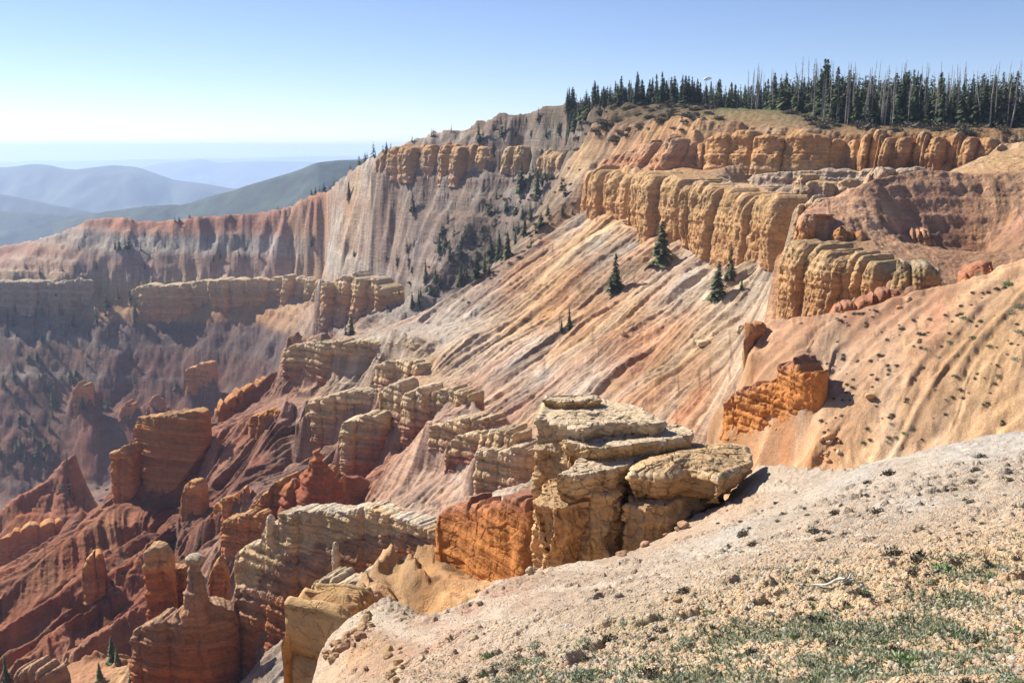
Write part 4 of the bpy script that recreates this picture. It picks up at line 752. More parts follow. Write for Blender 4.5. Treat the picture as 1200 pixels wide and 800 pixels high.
# pale seep lines
seep = ss(0.72, 0.95, 1 - abs(fbm2(XA / 6 + YY / 22, YY / 26, 281, 3)) * 3) * ss(15, 22, YY)
Cc = Cc * (1 - 0.45 * seep[..., None]) + PAL['wht'] * 0.45 * seep[..., None]
# thin green growth between the clods of the near slope
up_, vp_ = proj(XA, YY, ZF)
gl = 16.5 + 2.2 * n1(XA / 3.0, 44)
veg = ss(gl, gl - 3.5, YY) * ss(0.05, 0.4, fbm2(XA / 0.9, YY / 1.3, 291, 4) + 0.10)
Cc = Cc * (1 - 0.5 * veg[..., None]) + lin((140, 146, 106)) * KALB * 0.5 * veg[..., None]
Cc = Cc * 1.34; Cc = Cc * 0.8 + 0.2 * Cc.mean(-1, keepdims=True) * np.array([1.02, 1.01, 0.90])
fore = mesh_obj('foreground_slope', np.stack([XA, YY, ZF], -1).reshape(-1, 3), grid_faces(HA, WA), M_grv, np.clip(Cc, 0.01, 0.8).reshape(-1, 3))
tag(fore, 'pale gravelly slope in the foreground with thin green growth', 'gravel slope', kind='structure')
# ------------------------------------------------------------------ cliffs, fins and hoodoos: closed solids standing in the slopes
def lerp_pts(pts, s):
    P = np.array(pts, float); d = np.concatenate([[0], np.cumsum(np.hypot(np.diff(P[:, 0]), 0.6 * np.diff(P[:, 1])) + 1e-6)]); d /= d[-1]
    return np.stack([np.interp(s, d, P[:, k]) for k in range(P.shape[1])], -1)

def columns(x, seed, wmin, wmax):
    """rounded buttresses of uneven width along x: bulge 0..1, which column, its random numbers"""
    r = np.random.RandomState(seed); e = [x.min() - wmax * 2]
    while e[-1] < x.max() + wmax * 2: e.append(e[-1] + wmin + (wmax - wmin) * r.uniform(0, 1) ** 1.7)
    e = np.array(e); k = np.clip(np.searchsorted(e, x) - 1, 0, len(e) - 2)
    t = (x - e[k]) / (e[k + 1] - e[k]) * 2 - 1
    rv = r.uniform(-1, 1, (len(e), 2))
    return np.sqrt(np.clip(1 - t * t, 0, 1)), rv[k, 0], rv[k, 1]

def grad_col(stops, t):
    ts = [q[0] for q in stops]; cs = np.array([col(q[1]) for q in stops])
    return np.stack([np.interp(t, ts, cs[:, k]) for k in range(3)], -1)

def wall(name, pts, label, cat, stops, thick=8, cw=(3, 6), camp=1.2, ctop=1.0, samp=0.5, batter=0.15, rnd_=0.35, seed=1, deep=4, mat=None, jag=0.8, group=None, endp=6, namp=0.5, zs=1.0, under=0.0, parent=None, res=1.1, gap=0.5, sq_=0.42, cell=2.6, cr=0.5, edrop=0.45, cflat=0.5):
    """pts: (u, v_top, v_base, Y) along the cliff. thick: metres front to back; columns cw wide bulging camp metres"""
    Ym = np.mean([p[3] for p in pts]); px = Ym / FPX
    Q = lerp_pts(pts, np.linspace(0, 1, 400))
    T = np.array([unproj(q[0], q[1], q[3]) for q in Q]); Bt = np.array([unproj(q[0], q[2], q[3]) for q in Q])
    d = np.concatenate([[0], np.cumsum(np.hypot(np.diff(T[:, 0]), np.diff(T[:, 1])))]); Ln = d[-1]
    ns = int(np.clip(Ln / (px * res), 30, 900)); s = np.linspace(0, Ln, ns)
    gx = np.interp(s, d, T[:, 0]); gy = np.interp(s, d, T[:, 1]); zt = np.interp(s, d, T[:, 2]); zb = np.interp(s, d, Bt[:, 2]) - deep
    k = max(3, ns // 14) | 1; ker = np.hanning(k + 2)[1:-1]; ker /= ker.sum()
    sm = lambda q: np.convolve(np.pad(q, k // 2, mode='edge'), ker, 'valid')
    tx = np.gradient(sm(gx)); ty = np.gradient(sm(gy)); g = np.hypot(tx, ty) + 1e-9
    nx, ny = ty / g, -tx / g
    flip = np.where(nx * gx + ny * gy > 0, -1, 1).mean() < 0
    if flip: nx, ny = -nx, -ny
    hgt = (zt - zb).max()
    nz = int(np.clip(hgt / (px * res), 16, 420)); zr = np.linspace(0, 1, nz)
    nc = 12; nb = 26
    u_ = np.concatenate([zr, np.full(nc, 1.0), np.linspace(1, 0, nb)])         # height fraction round the section
    back = np.concatenate([np.zeros(nz), np.linspace(0, 1, nc + 2)[1:-1], np.ones(nb)])
    S = s[:, None] + 0 * u_[None, :]; U = u_[None, :] + 0 * S
    # column pattern wanders a little with height
    hz0 = zb[:, None] + (zt - zb)[:, None] * U
    Sw = S + 0.35 * cw[0] * n2(hz0 / (cw[1] * 1.6), S / (cw[1] * 3), seed + 3)
    cb, r1, r2 = columns(Sw.ravel(), seed, *cw); cb = cb.reshape(S.shape); r1 = r1.reshape(S.shape); r2 = r2.reshape(S.shape)
    cs, q1, q2 = columns(s, seed, *cw)
    top = zt - ctop * (1 - cs) - ctop * 0.8 * (q1 * 0.5 + 0.5) + jag * np.round(n1(s / 3.5, seed + 9) * 2.2) * 0.35 + jag * n1(s / 1.2, seed + 19) * 0.3 + jag * n1(s / 0.5, seed + 8) * 0.25
    Z = zb[:, None] + (top - zb)[:, None] * U
    Xc = gx[:, None] + 0 * U; Yc = gy[:, None] + 0 * U
    hb = strata(Z * zs + 0.5 * n2(S / 9, Z / 9, seed + 2), 5)
    hh = (top - zb)[:, None] * (1 - U)                                         # depth below the top
    c2b, _, _ = columns(Sw.ravel() + 0.3 * np.ravel(n2(hz0 / 2.2, S / 4, seed + 31)), seed + 50, cw[0] * 0.22, cw[1] * 0.42); c2b = c2b.reshape(S.shape)
    cb = cb ** sq_
    out_ = camp * (cb - gap) + camp * 1.0 * r1 + 0.22 * camp * c2b + samp * hb + batter * hh
    out_ = out_ + namp * fbm3(Xc / 2.6, Yc / 2.6, Z / 3.6, seed + 4, 4) * 1.6
    out_ = out_ + 0.20 * cw[1] * n2(S / (cw[1] * 1.7), Z / (cw[1] * 3.5), seed + 90) * min(1.0, thick / 8)
    ck, cid = crag(Xc, Yc, Z, cell, seed + 60, cflat)
    out_ = out_ + cr * cell * 0.42 * ck
    out_ = out_ - rnd_ * 2.2 * np.exp(-hh / (rnd_ * 1.3 + 1e-3))
    out_ = out_ - under * ss(0.45, 0.1, U)
    bk = thick * (1 + 0.25 * n1(S / 6, seed + 6)) + 0.4 * n2(S / 2.0, Z / 1.5, seed + 7)
    e = (1 - np.abs(2 * s / Ln - 1) ** endp) ** 0.5
    off = np.where(back == 0, 0, 0)[None, :] + out_ * (1 - back)[None, :] - (bk * back[None, :])
    mid = -thick * 0.5
    off = mid + (off - mid) * e[:, None]
    capb = np.where((back > 0) & (back < 1), np.sin(back * math.pi), 0)[None, :]
    Z = Z + capb * (0.25 * fbm2(Xc / 1.5, off / 1.5, seed + 12, 3) * 1.4) * min(1, thick / 4)
    # ends run down a little
    Z = zb[:, None] + (Z - zb[:, None]) * (1 - edrop * (1 - e[:, None] ** 0.7))
    VX = Xc + nx[:, None] * off; VY = Yc + ny[:, None] * off
    t = np.clip((Z - (zb + deep)[:, None]) / np.maximum((zt - zb - deep)[:, None], 0.5), 0, 1)
    tw = t + 0.10 * fbm3(VX / 6, VY / 6, Z / 2.2, seed + 5, 3)
    C_ = grad_col(stops, tw)
    C_ = C_ * (1 + 0.13 * strata(Z * zs, 25) + 0.07 * hb + 0.07 * r2)[..., None]
    stain = ss(0.25, 0.6, fbm3(VX / 2.2, VY / 2.2, Z / 9, seed + 14, 3))[..., None]
    C_ = C_ * (1 - 0.16 * stain) 
    rs = ss(0.2, 0.6, fbm3(VX / 5, VY / 5, Z / 4, seed + 15, 3))[..., None]
    C_ = C_ * (1 - 0.25 * rs) + 0.25 * rs * C_ * np.array([1.12, 0.93, 0.75])
    V = np.stack([VX, VY, Z], -1)
    o = mesh_obj(name, V.reshape(-1, 3), grid_faces(V.shape[0], V.shape[1], wrap=True) if not flip else grid_faces(V.shape[0], V.shape[1], wrap=True)[:, ::-1], mat or M_mid, np.clip(C_, 0.01, 0.8).reshape(-1, 3), parent=parent)
    if label: tag(o, label, cat, group)
    return o

def spire(name, u, vt, vb, Y, w, label, stops, seed=1, prof=None, cat='hoodoo', samp=0.22, lean=0.0, mat=None, deep=3, sq=1.0):
    """a free-standing pinnacle: w = width in photo pixels at its base; prof = (height fraction, width fraction)"""
    T = unproj(u, vt, Y); Bm = unproj(u, vb, Y); px = Y / FPX
    zb = Bm[2] - deep; h = T[2] - zb; nz = int(np.clip(h / px / 0.9, 20, 220)); na = 56
    prof = prof or [(0, 1), (0.3, 0.85), (0.6, 0.6), (0.8, 0.5), (0.9, 0.55), (1, 0.2)]
    t = np.linspace(0, 1, nz)[:, None]; th = np.linspace(0, 2 * math.pi, na, endpoint=False)[None, :]
    tp = (zb + h * t - Bm[2]) / (T[2] - Bm[2])
    r = np.interp(np.clip(tp, 0, 1), [p[0] for p in prof], [p[1] for p in prof]) * w * px * 0.5
    Z = zb + h * t + 0 * th
    hb = strata(Z, 5)
    r = r * (1 + 0.35 * samp * hb) + samp * hb * 0.8 * ss(1.0, 0.85, t)
    nx_, ny_ = np.cos(th) * 3, np.sin(th) * 3
    r = r * (1 + 0.32 * fbm3(nx_ + seed * 7.1 + 0 * Z, ny_ + 0 * Z, Z / (w * px * 0.35 + 0.3), seed, 4))
    r = r * np.where(t > 0.999, 0.02, 1)
    ox = lean * h * t + 0.08 * w * px * n1(Z / 1.5, seed + 4)
    V = np.stack([Bm[0] + ox + r * np.cos(th), Y + sq * r * np.sin(th), Z], -1)
    C_ = grad_col(stops, np.clip(tp + 0 * th + 0.08 * fbm3(nx_, ny_, Z / 2, seed + 2, 3), 0, 1)) * (1 + 0.12 * strata(Z, 25) + 0.08 * hb)[..., None]
    o = mesh_obj(name, V.reshape(-1, 3), grid_faces(nz, na, wrap=True), mat or M_mid, np.clip(C_, 0.01, 0.8).reshape(-1, 3))
    tag(o, label, cat); return o


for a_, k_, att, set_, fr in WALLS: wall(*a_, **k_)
G_RED = [(0, 'drd+red'), (0.5, 'red'), (0.85, 'red+bor'), (1, 'red+tan')]
spire('hoodoo', 375, 524, 598, 318, 62, 'red stepped pinnacle rising behind the white-capped wall', G_RED, 62, [(0, 1), (0.3, 0.85), (0.55, 0.62), (0.72, 0.36), (0.85, 0.2), (0.95, 0.16), (1, 0.05)], lean=0.0)
spire('hoodoo', 346, 560, 600, 322, 40, 'low red knob beside the stepped pinnacle', G_RED, 63, [(0, 1), (0.5, 0.8), (0.8, 0.5), (1, 0.1)])
spire('hoodoo', 231, 648, 712, 228, 30, 'hoodoo with a white cap on the banded wall', [(0, 'red+tan'), (0.6, 'dpk+tan'), (0.8, 'pnk+tan'), (0.84, 'crm'), (1, 'wht')], 75, [(0, 1.15), (0.2, 0.95), (0.4, 0.8), (0.62, 0.62), (0.74, 0.55), (0.80, 0.4), (0.84, 0.78), (0.93, 0.8), (0.97, 0.5), (1, 0.1)])
spire('hoodoo', 318, 602, 622, 227.5, 13, 'little white rock finger at the step of the white-capped wall', [(0, 'crm'), (1, 'wht')], 79, [(0, 1), (0.5, 0.8), (0.8, 0.7), (1, 0.2)], samp=0.1)
spire('hoodoo', 394, 634, 664, 214, 9, 'slim cream pillar standing against the white-capped wall', [(0, 'crm'), (1, 'wht')], 80, [(0, 1.2), (0.5, 1), (0.9, 0.8), (1, 0.2)], samp=0.1)
# ------------------------------------------------------------------ near outcrops and boulders
def plane_hit(u, v, z):
    P = unproj(u, v, 1.0); k = z / P[2]; return P[0] * k, k

def block(name, poly, zt, zb, prof, seed=1, amp=0.22, side=(( 0, 'org+tan'), (0.5, 'yel+tan'), (1, 'yel+crm')), top='wht+crm', dome=0.0, parent=None, tilt=0.0, frag=1.0, mat=None, rnd_=0.10, label=None, n=230, m=None, stain=0.3):
    """slab of rock: top outline given in photo pixels on the level z = zt, sides down to zb; prof = (depth fraction, inset metres)"""
    P = np.array([plane_hit(u, v, zt) for u, v in poly])
    P2 = np.vstack([P, P[:1]]); d = np.concatenate([[0], np.cumsum(np.hypot(*np.diff(P2, axis=0).T))])
    s = np.linspace(0, d[-1], n, endpoint=False)
    ox = np.interp(s, d, P2[:, 0]); oy = np.interp(s, d, P2[:, 1])
    k = 7; ker = np.hanning(k + 2)[1:-1]; ker /= ker.sum()
    sm = lambda q: np.convolve(np.concatenate([q[-k // 2 + 1:], q, q[:k // 2]]), ker, 'valid')[:n]
    ox, oy = sm(ox), sm(oy)
    cx, cy = P[:, 0].mean(), P[:, 1].mean()
    tx = np.roll(ox, -3) - np.roll(ox, 3); ty = np.roll(oy, -3) - np.roll(oy, 3); g = np.hypot(tx, ty) + 1e-9
    nx, ny = ty / g, -tx / g
    if (nx * (ox - cx) + ny * (oy - cy)).mean() < 0: nx, ny = -nx, -ny
    H = zt - zb; nz = m or int(np.clip(H / 0.045, 24, 150))
    f = np.linspace(1, 0, nz)                                  # depth fraction, bottom first
    rows = []
    Zr = zt - H * f[:, None] + 0 * ox[None, :]
    ins = np.interp(f, [p[0] for p in prof], [p[1] for p in prof])[:, None]
    bx, by = ox[None, :] + 0 * Zr, oy[None, :] + 0 * Zr
    # joints: vertical cracks that step the face
    jt, j1, j2 = columns(np.tile(s, (nz, 1)).ravel() + 0.25 * n2(Zr.ravel() / 0.8, np.tile(s, (nz, 1)).ravel() / 2, seed + 2), seed + 1, 0.8, 2.6)
    jt = jt.reshape(Zr.shape); j1 = j1.reshape(Zr.shape)
    bedz = np.tanh(3 * (n1(Zr / 0.9 + seed, 77) * 0.6 + n1(Zr / 0.33 + seed, 78) * 0.5 + n1(Zr / 0.13 + seed, 79) * 0.35))
    off = -ins + amp * (1.1 * fbm3(bx / 1.3, by / 1.3, Zr / 1.3, seed, 5, 0.55) * 1.5 + 0.32 * j1 + 0.7 * np.clip(jt * 2.2, 0, 1) - 0.7) * frag + 0.10 * bedz * frag
    dep = H * f[:, None]
    ck, cid = crag(bx, by, Zr, 1.3, seed + 70)
    off = off + 0.24 * ck * frag - rnd_ * np.exp(-dep / rnd_)
    # ragged rim
    VX = bx + nx * off; VY = by + ny * off
    t = 1 - f[:, None] + 0 * bx
    Cs = grad_col(side, np.clip(t + 0.12 * fbm3(bx / 1.2, by / 1.2, Zr / 0.8, seed + 7, 3), 0, 1))
    Cs = Cs * 1.12 * (1 + 0.10 * bedz + 0.06 * j1 + 0.10 * cid)[..., None]
    stn = ss(0.15, 0.5, fbm3(bx / 0.9, by / 0.9, Zr / 2.4, seed + 8, 4))[..., None]; Cs = Cs * (1 - stain * stn)
    gy_ = ss(0.1, 0.5, fbm3(bx / 1.6, by / 1.6, Zr / 1.0, seed + 9, 3))[..., None]; Cs = Cs * (1 - 0.35 * gy_) + 0.35 * gy_ * Cs.mean(-1, keepdims=True) * np.array([1.08, 1.0, 0.86])
    # top: rings to the centre
    R_ = np.linspace(1, 0.0, 60)[1:]
    TX = cx + (VX[-1] - cx)[None, :] * R_[:, None]; TY = cy + (VY[-1] - cy)[None, :] * R_[:, None]
    q = fbm2(TX / 1.6, TY / 1.6, seed + 10, 5)
    lay = np.floor((q * 0.5 + 0.5) * 7) / 7
    edge = ss(0, 0.10, 1 - R_)[:, None]
    TZ = zt + edge * (0.16 * (lay - 0.5) * 2 + 0.05 * fbm2(TX / 0.3, TY / 0.3, seed + 11, 3)) * frag + dome * (1 - R_[:, None] ** 2) + tilt * (TX - cx)
    crk = ss(0.035, 0.0, abs(fbm2(TX / 3.2, TY / 1.4, seed + 21, 3))); TZ = TZ - 0.22 * crk * edge * frag
    Zr = Zr + tilt * (bx - cx) * (1 - f[:, None]) ** 2
    Ct = col(top) * (1 + 0.12 * fbm2(TX / 0.5, TY / 0.5, seed + 12, 4))[..., None] * (1 - 0.45 * crk[..., None])
    V = np.concatenate([np.stack([VX, VY, Zr], -1), np.stack([TX, TY, TZ], -1)], 0)
    Cc_ = np.concatenate([Cs, Ct], 0)
    # the top few centimetres of the side are bleached like the top
    o = mesh_obj(name, V.reshape(-1, 3), grid_faces(V.shape[0], n, wrap=True), mat or M_blk, np.clip(Cc_, 0.01, 0.85).reshape(-1, 3), parent=parent)
    if label: o['label'] = label
    return o

SIDE = [(0, 'yel+org'), (0.5, 'yel'), (0.9, 'crm+yel'), (1, 'wht+crm')]
oc = bpy.data.objects.new('rock_outcrop', None); COL.objects.link(oc)
tag(oc, 'big flat-topped limestone outcrop on the rim, stacked pale slabs over yellow rock', 'rock outcrop')
block('slab', [(634, 468), (640, 463), (700, 462), (706, 466), (700, 469), (660, 471)], -14.0, -14.6, [(0, 0), (1, 0.1)], 301, amp=0.12, side=SIDE, parent=oc, m=16)
block('slab', [(622, 490), (636, 470), (700, 465), (745, 473), (772, 486), (781, 493), (774, 497), (724, 495), (692, 498), (685, 503), (664, 497), (645, 494)], -14.4, -23.5, [(0, 0), (0.06, 0.02), (0.10, 0.16), (0.3, 0.22), (1, 0.1)], 302, side=[(0, 'org+yel'), (0.45, 'yel+tan'), (0.85, 'tan+yel'), (1, 'wht+crm')], parent=oc, n=300)
block('slab', [(653, 513), (676, 506), (704, 500), (722, 497), (800, 498), (817, 506), (812, 512), (770, 519), (742, 522), (700, 525), (686, 523)], -15.1, -17.2, [(0, 0), (0.2, 0.05), (0.5, 0.5), (0.8, 1.0), (1, 1.4)], 303, side=SIDE, parent=oc, n=300, tilt=0.03)
block('slab', [(650, 556), (667, 545), (684, 531), (702, 527), (745, 522), (764, 521), (765, 533), (748, 539), (724, 549), (704, 554), (676, 557)], -15.9, -18.2, [(0, 0.02), (0.12, 0.0), (0.4, 0.1), (0.55, 0.5), (1, 1.2)], 304, side=SIDE, parent=oc, n=300)
block('lower_mass', [(670, 572), (680, 548), (715, 540), (742, 545), (738, 566), (715, 578), (690, 580)], -16.9, -26.5, [(0, 0.3), (0.12, 0.1), (0.35, 0.0), (0.6, 0.25), (1, 0.5)], 305, amp=0.42, side=[(0, 'yel+sag'), (0.2, 'yel+org'), (0.6, 'yel+tan'), (1, 'yel+tan')], top='tan', parent=oc, n=240)
block('lower_mass', [(618, 590), (640, 560), (690, 548), (720, 560), (700, 588), (650, 600)], -17.4, -28, [(0, 0.3), (0.1, 0.3), (0.25, 0.9), (0.42, 0.6), (0.55, 0.1), (1, 0)], 306, amp=0.45, side=[(0, 'org+yel'), (0.3, 'yel+sag'), (0.55, 'yel+org'), (1, 'org+yel')], top='tan', parent=oc, n=260)
block('slab', [(737, 554), (739, 546), (758, 537), (776, 529), (779, 521), (812, 517), (860, 518), (878, 522), (884, 534), (868, 548), (842, 560), (825, 555), (806, 551), (780, 556)], -15.95, -17.5, [(0, 0.12), (0.12, 0.0), (0.6, 0.05), (0.8, 0.3), (1, 0.6)], 307, side=SIDE, parent=oc, n=300, dome=0.42, top='crm+tan')
block('lower_mass', [(724, 590), (734, 563), (780, 552), (846, 545), (858, 556), (830, 578), (790, 596), (755, 600)], -17.4, -25, [(0, 0.4), (0.1, 0.1), (0.5, 0), (1, 0.3)], 308, amp=0.35, side=[(0, 'yel+org'), (0.6, 'yel+tan'), (1, 'tan+yel')], top='tan', parent=oc, n=220)
block('slab', [(657, 528), (661, 522), (680, 520), (682, 528), (668, 533)], -15.9, -17.4, [(0, 0), (1, 0.3)], 309, amp=0.15, side=SIDE, parent=oc, m=24, n=90)

# boulders: several shapes, copied
def boulder_mesh(name, seed, mat, c, flat=0.7, sub=4):
    import bmesh
    bm = bmesh.new(); bmesh.ops.create_icosphere(bm, subdivisions=sub, radius=0.5)
    V = np.array([v.co[:] for v in bm.verts]); F = np.array([[v.index for v in f.verts] for f in bm.faces]); bm.free()
    r = np.random.RandomState(seed); N_ = V / np.linalg.norm(V, axis=1, keepdims=True)
    for _ in range(9):                                         # planes knock faces off it
        d = r.normal(size=3); d /= np.linalg.norm(d); h = r.uniform(0.26, 0.42)
        p = V @ d; V = V - np.maximum(p - h, 0)[:, None] * d[None, :] * 0.9
    V = V + N_ * (0.05 * fbm3(V[:, 0] * 5, V[:, 1] * 5, V[:, 2] * 5, seed, 4))[:, None] * 1.6
    V[:, 2] *= flat; V[:, 0] *= r.uniform(0.9, 1.3)
    C_ = col(c)[None, :] * (1 + 0.15 * fbm3(V[:, 0] * 3, V[:, 1] * 3, V[:, 2] * 6, seed + 3, 3))[:, None]
    me = mesh_obj(name, V, F, mat, C_); d_ = me.data; bpy.data.objects.remove(me); return d_
M_bld = rock_mat('boulder_stone', sc=0.25, bump=0.7, bed=0.3, contrast=0.4)
BM = {c: [boulder_mesh('boulder', 400 + i * 7 + hash_, M_bld, cc, fl) for i, fl in enumerate((0.75, 0.6, 0.85))] for hash_, (c, cc) in enumerate((('tan', 'tan+crm'), ('pink', 'pnk+tan'), ('orange', 'org+tan'), ('pale', 'wht+crm'), ('red', 'red+tan')))}
def place(sheet, data, name, u, v, size_px, label, cat, group=None, sink=0.25, rz=None, sc=(1, 1, 1), kind=None, tilt=0.0):
    h = sheet.hit(u, v)
    if h is None: return None
    o = bpy.data.objects.new(name, data); COL.objects.link(o)
    s = size_px * h[1] / FPX
    o.location = (h[0], h[1], h[2] - sink * s * 0.5 + 0.3 * s * (1 if name == 'boulder' else 0)); o.scale = (s * sc[0], s * sc[1], s * sc[2])
    o.rotation_euler = (rnd.uniform(-tilt, tilt), rnd.uniform(-tilt, tilt), rnd.uniform(0, 6.28) if rz is None else rz)
    tag(o, label, cat, group, kind); return o
def bld(sheet, u, v, s, c, label, group=None, **k):
    return place(sheet, rnd.choice(BM[c]), 'boulder', u, v, s, label, 'boulder', group, tilt=0.5, **k)
for u, v, s in ((812, 590, 22), (806, 596, 14), (846, 556, 16), (835, 566, 13), (822, 574, 11), (858, 552, 10)):
    bld(A, u, v, s, 'tan', 'pale tan boulder lying against the right foot of the flat-topped outcrop', 'boulders at the right foot of the outcrop')
for k in range(34):
    t = rnd.random(); u = 722 + 84 * t + rnd.uniform(-8, 8); v = 644 - 36 * t + rnd.uniform(-5, 10)
    bld(A, u, v, rnd.uniform(6, 17), 'pink', 'pink boulder in the rubble below the outcrop', 'pink rubble below the outcrop')
for k in range(16):
    bld(A, 606 + rnd.uniform(-6, 34), 662 + rnd.uniform(-14, 10), rnd.uniform(8, 18), 'pale', 'knobbly cream boulder between the orange block and the outcrop', 'cream boulders between orange block and outcrop')
for k in range(30):
    t = rnd.random(); bld(A, 378 + 58 * t + rnd.uniform(-4, 6), 768 - 42 * t + rnd.uniform(-5, 14), rnd.uniform(7, 18), rnd.choice(('pink', 'tan', 'pink')), 'pinkish boulder on the edge of the gravel knob, bottom left of the slope', 'boulders edging the gravel knob')
for k in range(10):
    bld(A, 445 + rnd.uniform(0, 26), 765 + rnd.uniform(-8, 34), rnd.uniform(6, 16), 'tan', 'tan boulder on the dark side of the gravel knob', 'boulders on the shaded side of the gravel knob')
bld(A, 555, 748, 14, 'pale', 'pale blocky stone set in the pink gravel edge', sink=0.5)
bld(A, 562, 735, 10, 'pale', 'smaller pale stone just above the blocky one in the gravel', sink=0.5)
for u, v, s, c, lab in ((822, 404, 17, 'pale', 'largest pale boulder on the tan scree above the outcrop'), (838, 392, 9, 'pale', 'pale boulder uphill of the largest boulder on the scree'), (868, 388, 13, 'pale', 'grey boulder cluster near the red slope edge'), (878, 384, 12, 'pale', 'pale boulder touching the grey one near the red slope edge'),
                     (1020, 466, 13, 'tan', 'single tan boulder in the middle of the shrubby slope'), (1065, 352, 10, 'tan', 'tan stone high on the shrubby slope'), (974, 514, 16, 'orange', 'yellow orange boulder at the foot of the shrubby slope'), (1054, 362, 9, 'orange', 'small orange stone high on the shrubby slope'), (730, 392, 7, 'tan', 'small stone on the rusty rib')):
    bld(B, u, v, s, c, lab)
for k in range(14):
    bld(B, 972 + rnd.uniform(-12, 12), 530 + rnd.uniform(-18, 12), rnd.uniform(4, 10), rnd.choice(('orange', 'pale')), 'small cream or orange stone below the yellow orange boulder', 'stones below the yellow orange boulder')
for k in range(22):
    bld(A, rnd.uniform(600, 1195), rnd.uniform(640, 795), rnd.uniform(5, 12), rnd.choice(('tan', 'tan', 'pink', 'pale')), 'weathered stone lying on the near slope', 'loose stones on the near slope', sink=0.9)
# small stones, far too many to count
def scatter_mesh(name, sheet, n, region, smin, smax, mat, cols, seed, shape='stone', label='', cat=''):
    r = np.random.RandomState(seed); P = []
    u0, u1, Y0, Y1, mask = region
    a = r.uniform((u0 - 600) / FPX, (u1 - 600) / FPX, n * 3); Yv = np.exp(r.uniform(math.log(Y0), math.log(Y1), n * 3))
    x = a * Yv; keep = mask(x, Yv, r.uniform(0, 1, n * 3)); x = x[keep][:n]; Yv = Yv[keep][:n]
    z = sheet.sample(sheet.F, x, Yv); n = len(x)
    s = smin + (smax - smin) * r.uniform(0, 1, n) ** (3.0 if shape == 'stone' else 1.0)
    if shape == 'stone':
        base = np.array([(1, 0, 0), (0.3, 0.9, 0), (-0.8, 0.6, 0), (-0.8, -0.6, 0), (0.3, -0.9, 0), (0.5, 0.1, 0.7), (-0.4, 0.3, 0.75), (-0.1, -0.5, 0.7)]) * 0.5
        F = np.array([(0, 1, 5), (1, 6, 5), (1, 2, 6), (2, 3, 6), (3, 7, 6), (3, 4, 7), (4, 0, 7), (0, 5, 7), (5, 6, 7)])
        ang = r.uniform(0, 6.28, n); c, sn = np.cos(ang), np.sin(ang)
        b = base[None] * (1 + 0.35 * r.uniform(-1, 1, (n, 8, 3)))
        V = np.stack([b[..., 0] * c[:, None] - b[..., 1] * sn[:, None], b[..., 0] * sn[:, None] + b[..., 1] * c[:, None], b[..., 2]], -1) * s[:, None, None]
        V[..., 2] -= 0.1 * s[:, None]
    else:
        nb = 7
        th_ = r.uniform(0, 6.28, (n, nb)); el = r.uniform(0.3, 1.3, (n, nb)); ln_ = s[:, None] * r.uniform(0.6, 1.1, (n, nb)); w_ = ln_ * 0.16
        dx, dy, dz = np.cos(th_) * np.cos(el), np.sin(th_) * np.cos(el), np.sin(el); px_, py_ = -np.sin(th_), np.cos(th_)
        tip = np.stack([dx * ln_, dy * ln_, dz * ln_], -1); b0 = np.stack([px_ * w_, py_ * w_, 0 * w_], -1)
        V = np.stack([-b0, b0, tip + b0 * 0.4], 2).reshape(n, nb * 3, 3); F = np.arange(nb * 3).reshape(nb, 3)
    V = V + np.stack([x, Yv, z], -1)[:, None, :]
    k = V.shape[1]; FF = (F[None] + (np.arange(n) * k)[:, None, None]).reshape(-1, 3)
    pc = np.array([col(c) for c in cols])[r.randint(0, len(cols), n)] * r.uniform(0.75, 1.2, (n, 1))
    o = mesh_obj(name, V.reshape(-1, 3), FF, mat, np.repeat(pc, k, 0), smooth=False); tag(o, label, cat, kind='stuff'); return o
M_flat = rock_mat('plain_stone', sc=0.1, bump=0.2, bed=0, contrast=0.2)
scatter_mesh('gravel', A, 52000, (380, 1260, 7, 52, lambda x, y, q: (q < 0.35 + 0.65 * ss(-0.2, 0.4, fbm2(x / 1.6, y / 1.6, 501, 3)))), 0.018, 0.10, M_flat, ['gry+tan', 'gry+tan', 'lgr+tan', 'lgr', 'tan+pnk', 'tan', 'gry+crm'], 502, label='loose gravel and clods strewn over the near slope', cat='gravel')
# ------------------------------------------------------------------ trees and shrubs
def quads(c, ax, up, w, l):
    """leaf quads: centre c, half axes"""
    return np.stack([c - ax * w - up * 0, c + ax * w, c + ax * w * 0.4 + up * l, c - ax * w * 0.4 + up * l], 1)
def spruce_meshes(seed, h=1.0, width=0.17, nb=300, sparse=0.0, lean=0.0, leafy=1.0, base=0.05):
    """unit-height spruce: crown of drooping sprays round a tapered trunk"""
    r = np.random.RandomState(seed); V = []; 
    t = base + (1 - base) * r.uniform(0, 1, nb) ** 1.15
    th = r.uniform(0, 6.28, nb)
    env = width * (1 - t) ** 0.85 * (0.75 + 0.35 * np.sin(t * 40 + seed) * 0.5 + 0.3 * r.uniform(-1, 1, nb)) + 0.012
    env *= 1 - sparse * (n2(th * 1.2, t * 6, seed) > 0.1)
    dx, dy = np.cos(th), np.sin(th)
    k = 3; out = []
    for j in range(k):
        f = (j + 0.4) / k
        c = np.stack([dx * env * f, dy * env * f, t - 0.35 * env * f ** 1.3], -1)
        ax = np.stack([-dy, dx, 0 * dx], -1); d = np.stack([dx, dy, -0.55 + 0 * dx + 0.5 * r.uniform(-1, 1, nb)], -1)
        out.append(quads(c, ax, d, (env * 0.30 + 0.008)[:, None] * r.uniform(0.6, 1.2, (nb, 1)), (env * 0.5 + 0.012)[:, None]))
    V = np.concatenate(out, 0).reshape(-1, 3)
    V[:, 0] += lean * V[:, 2]
    return V, np.arange(len(V)).reshape(-1, 4)
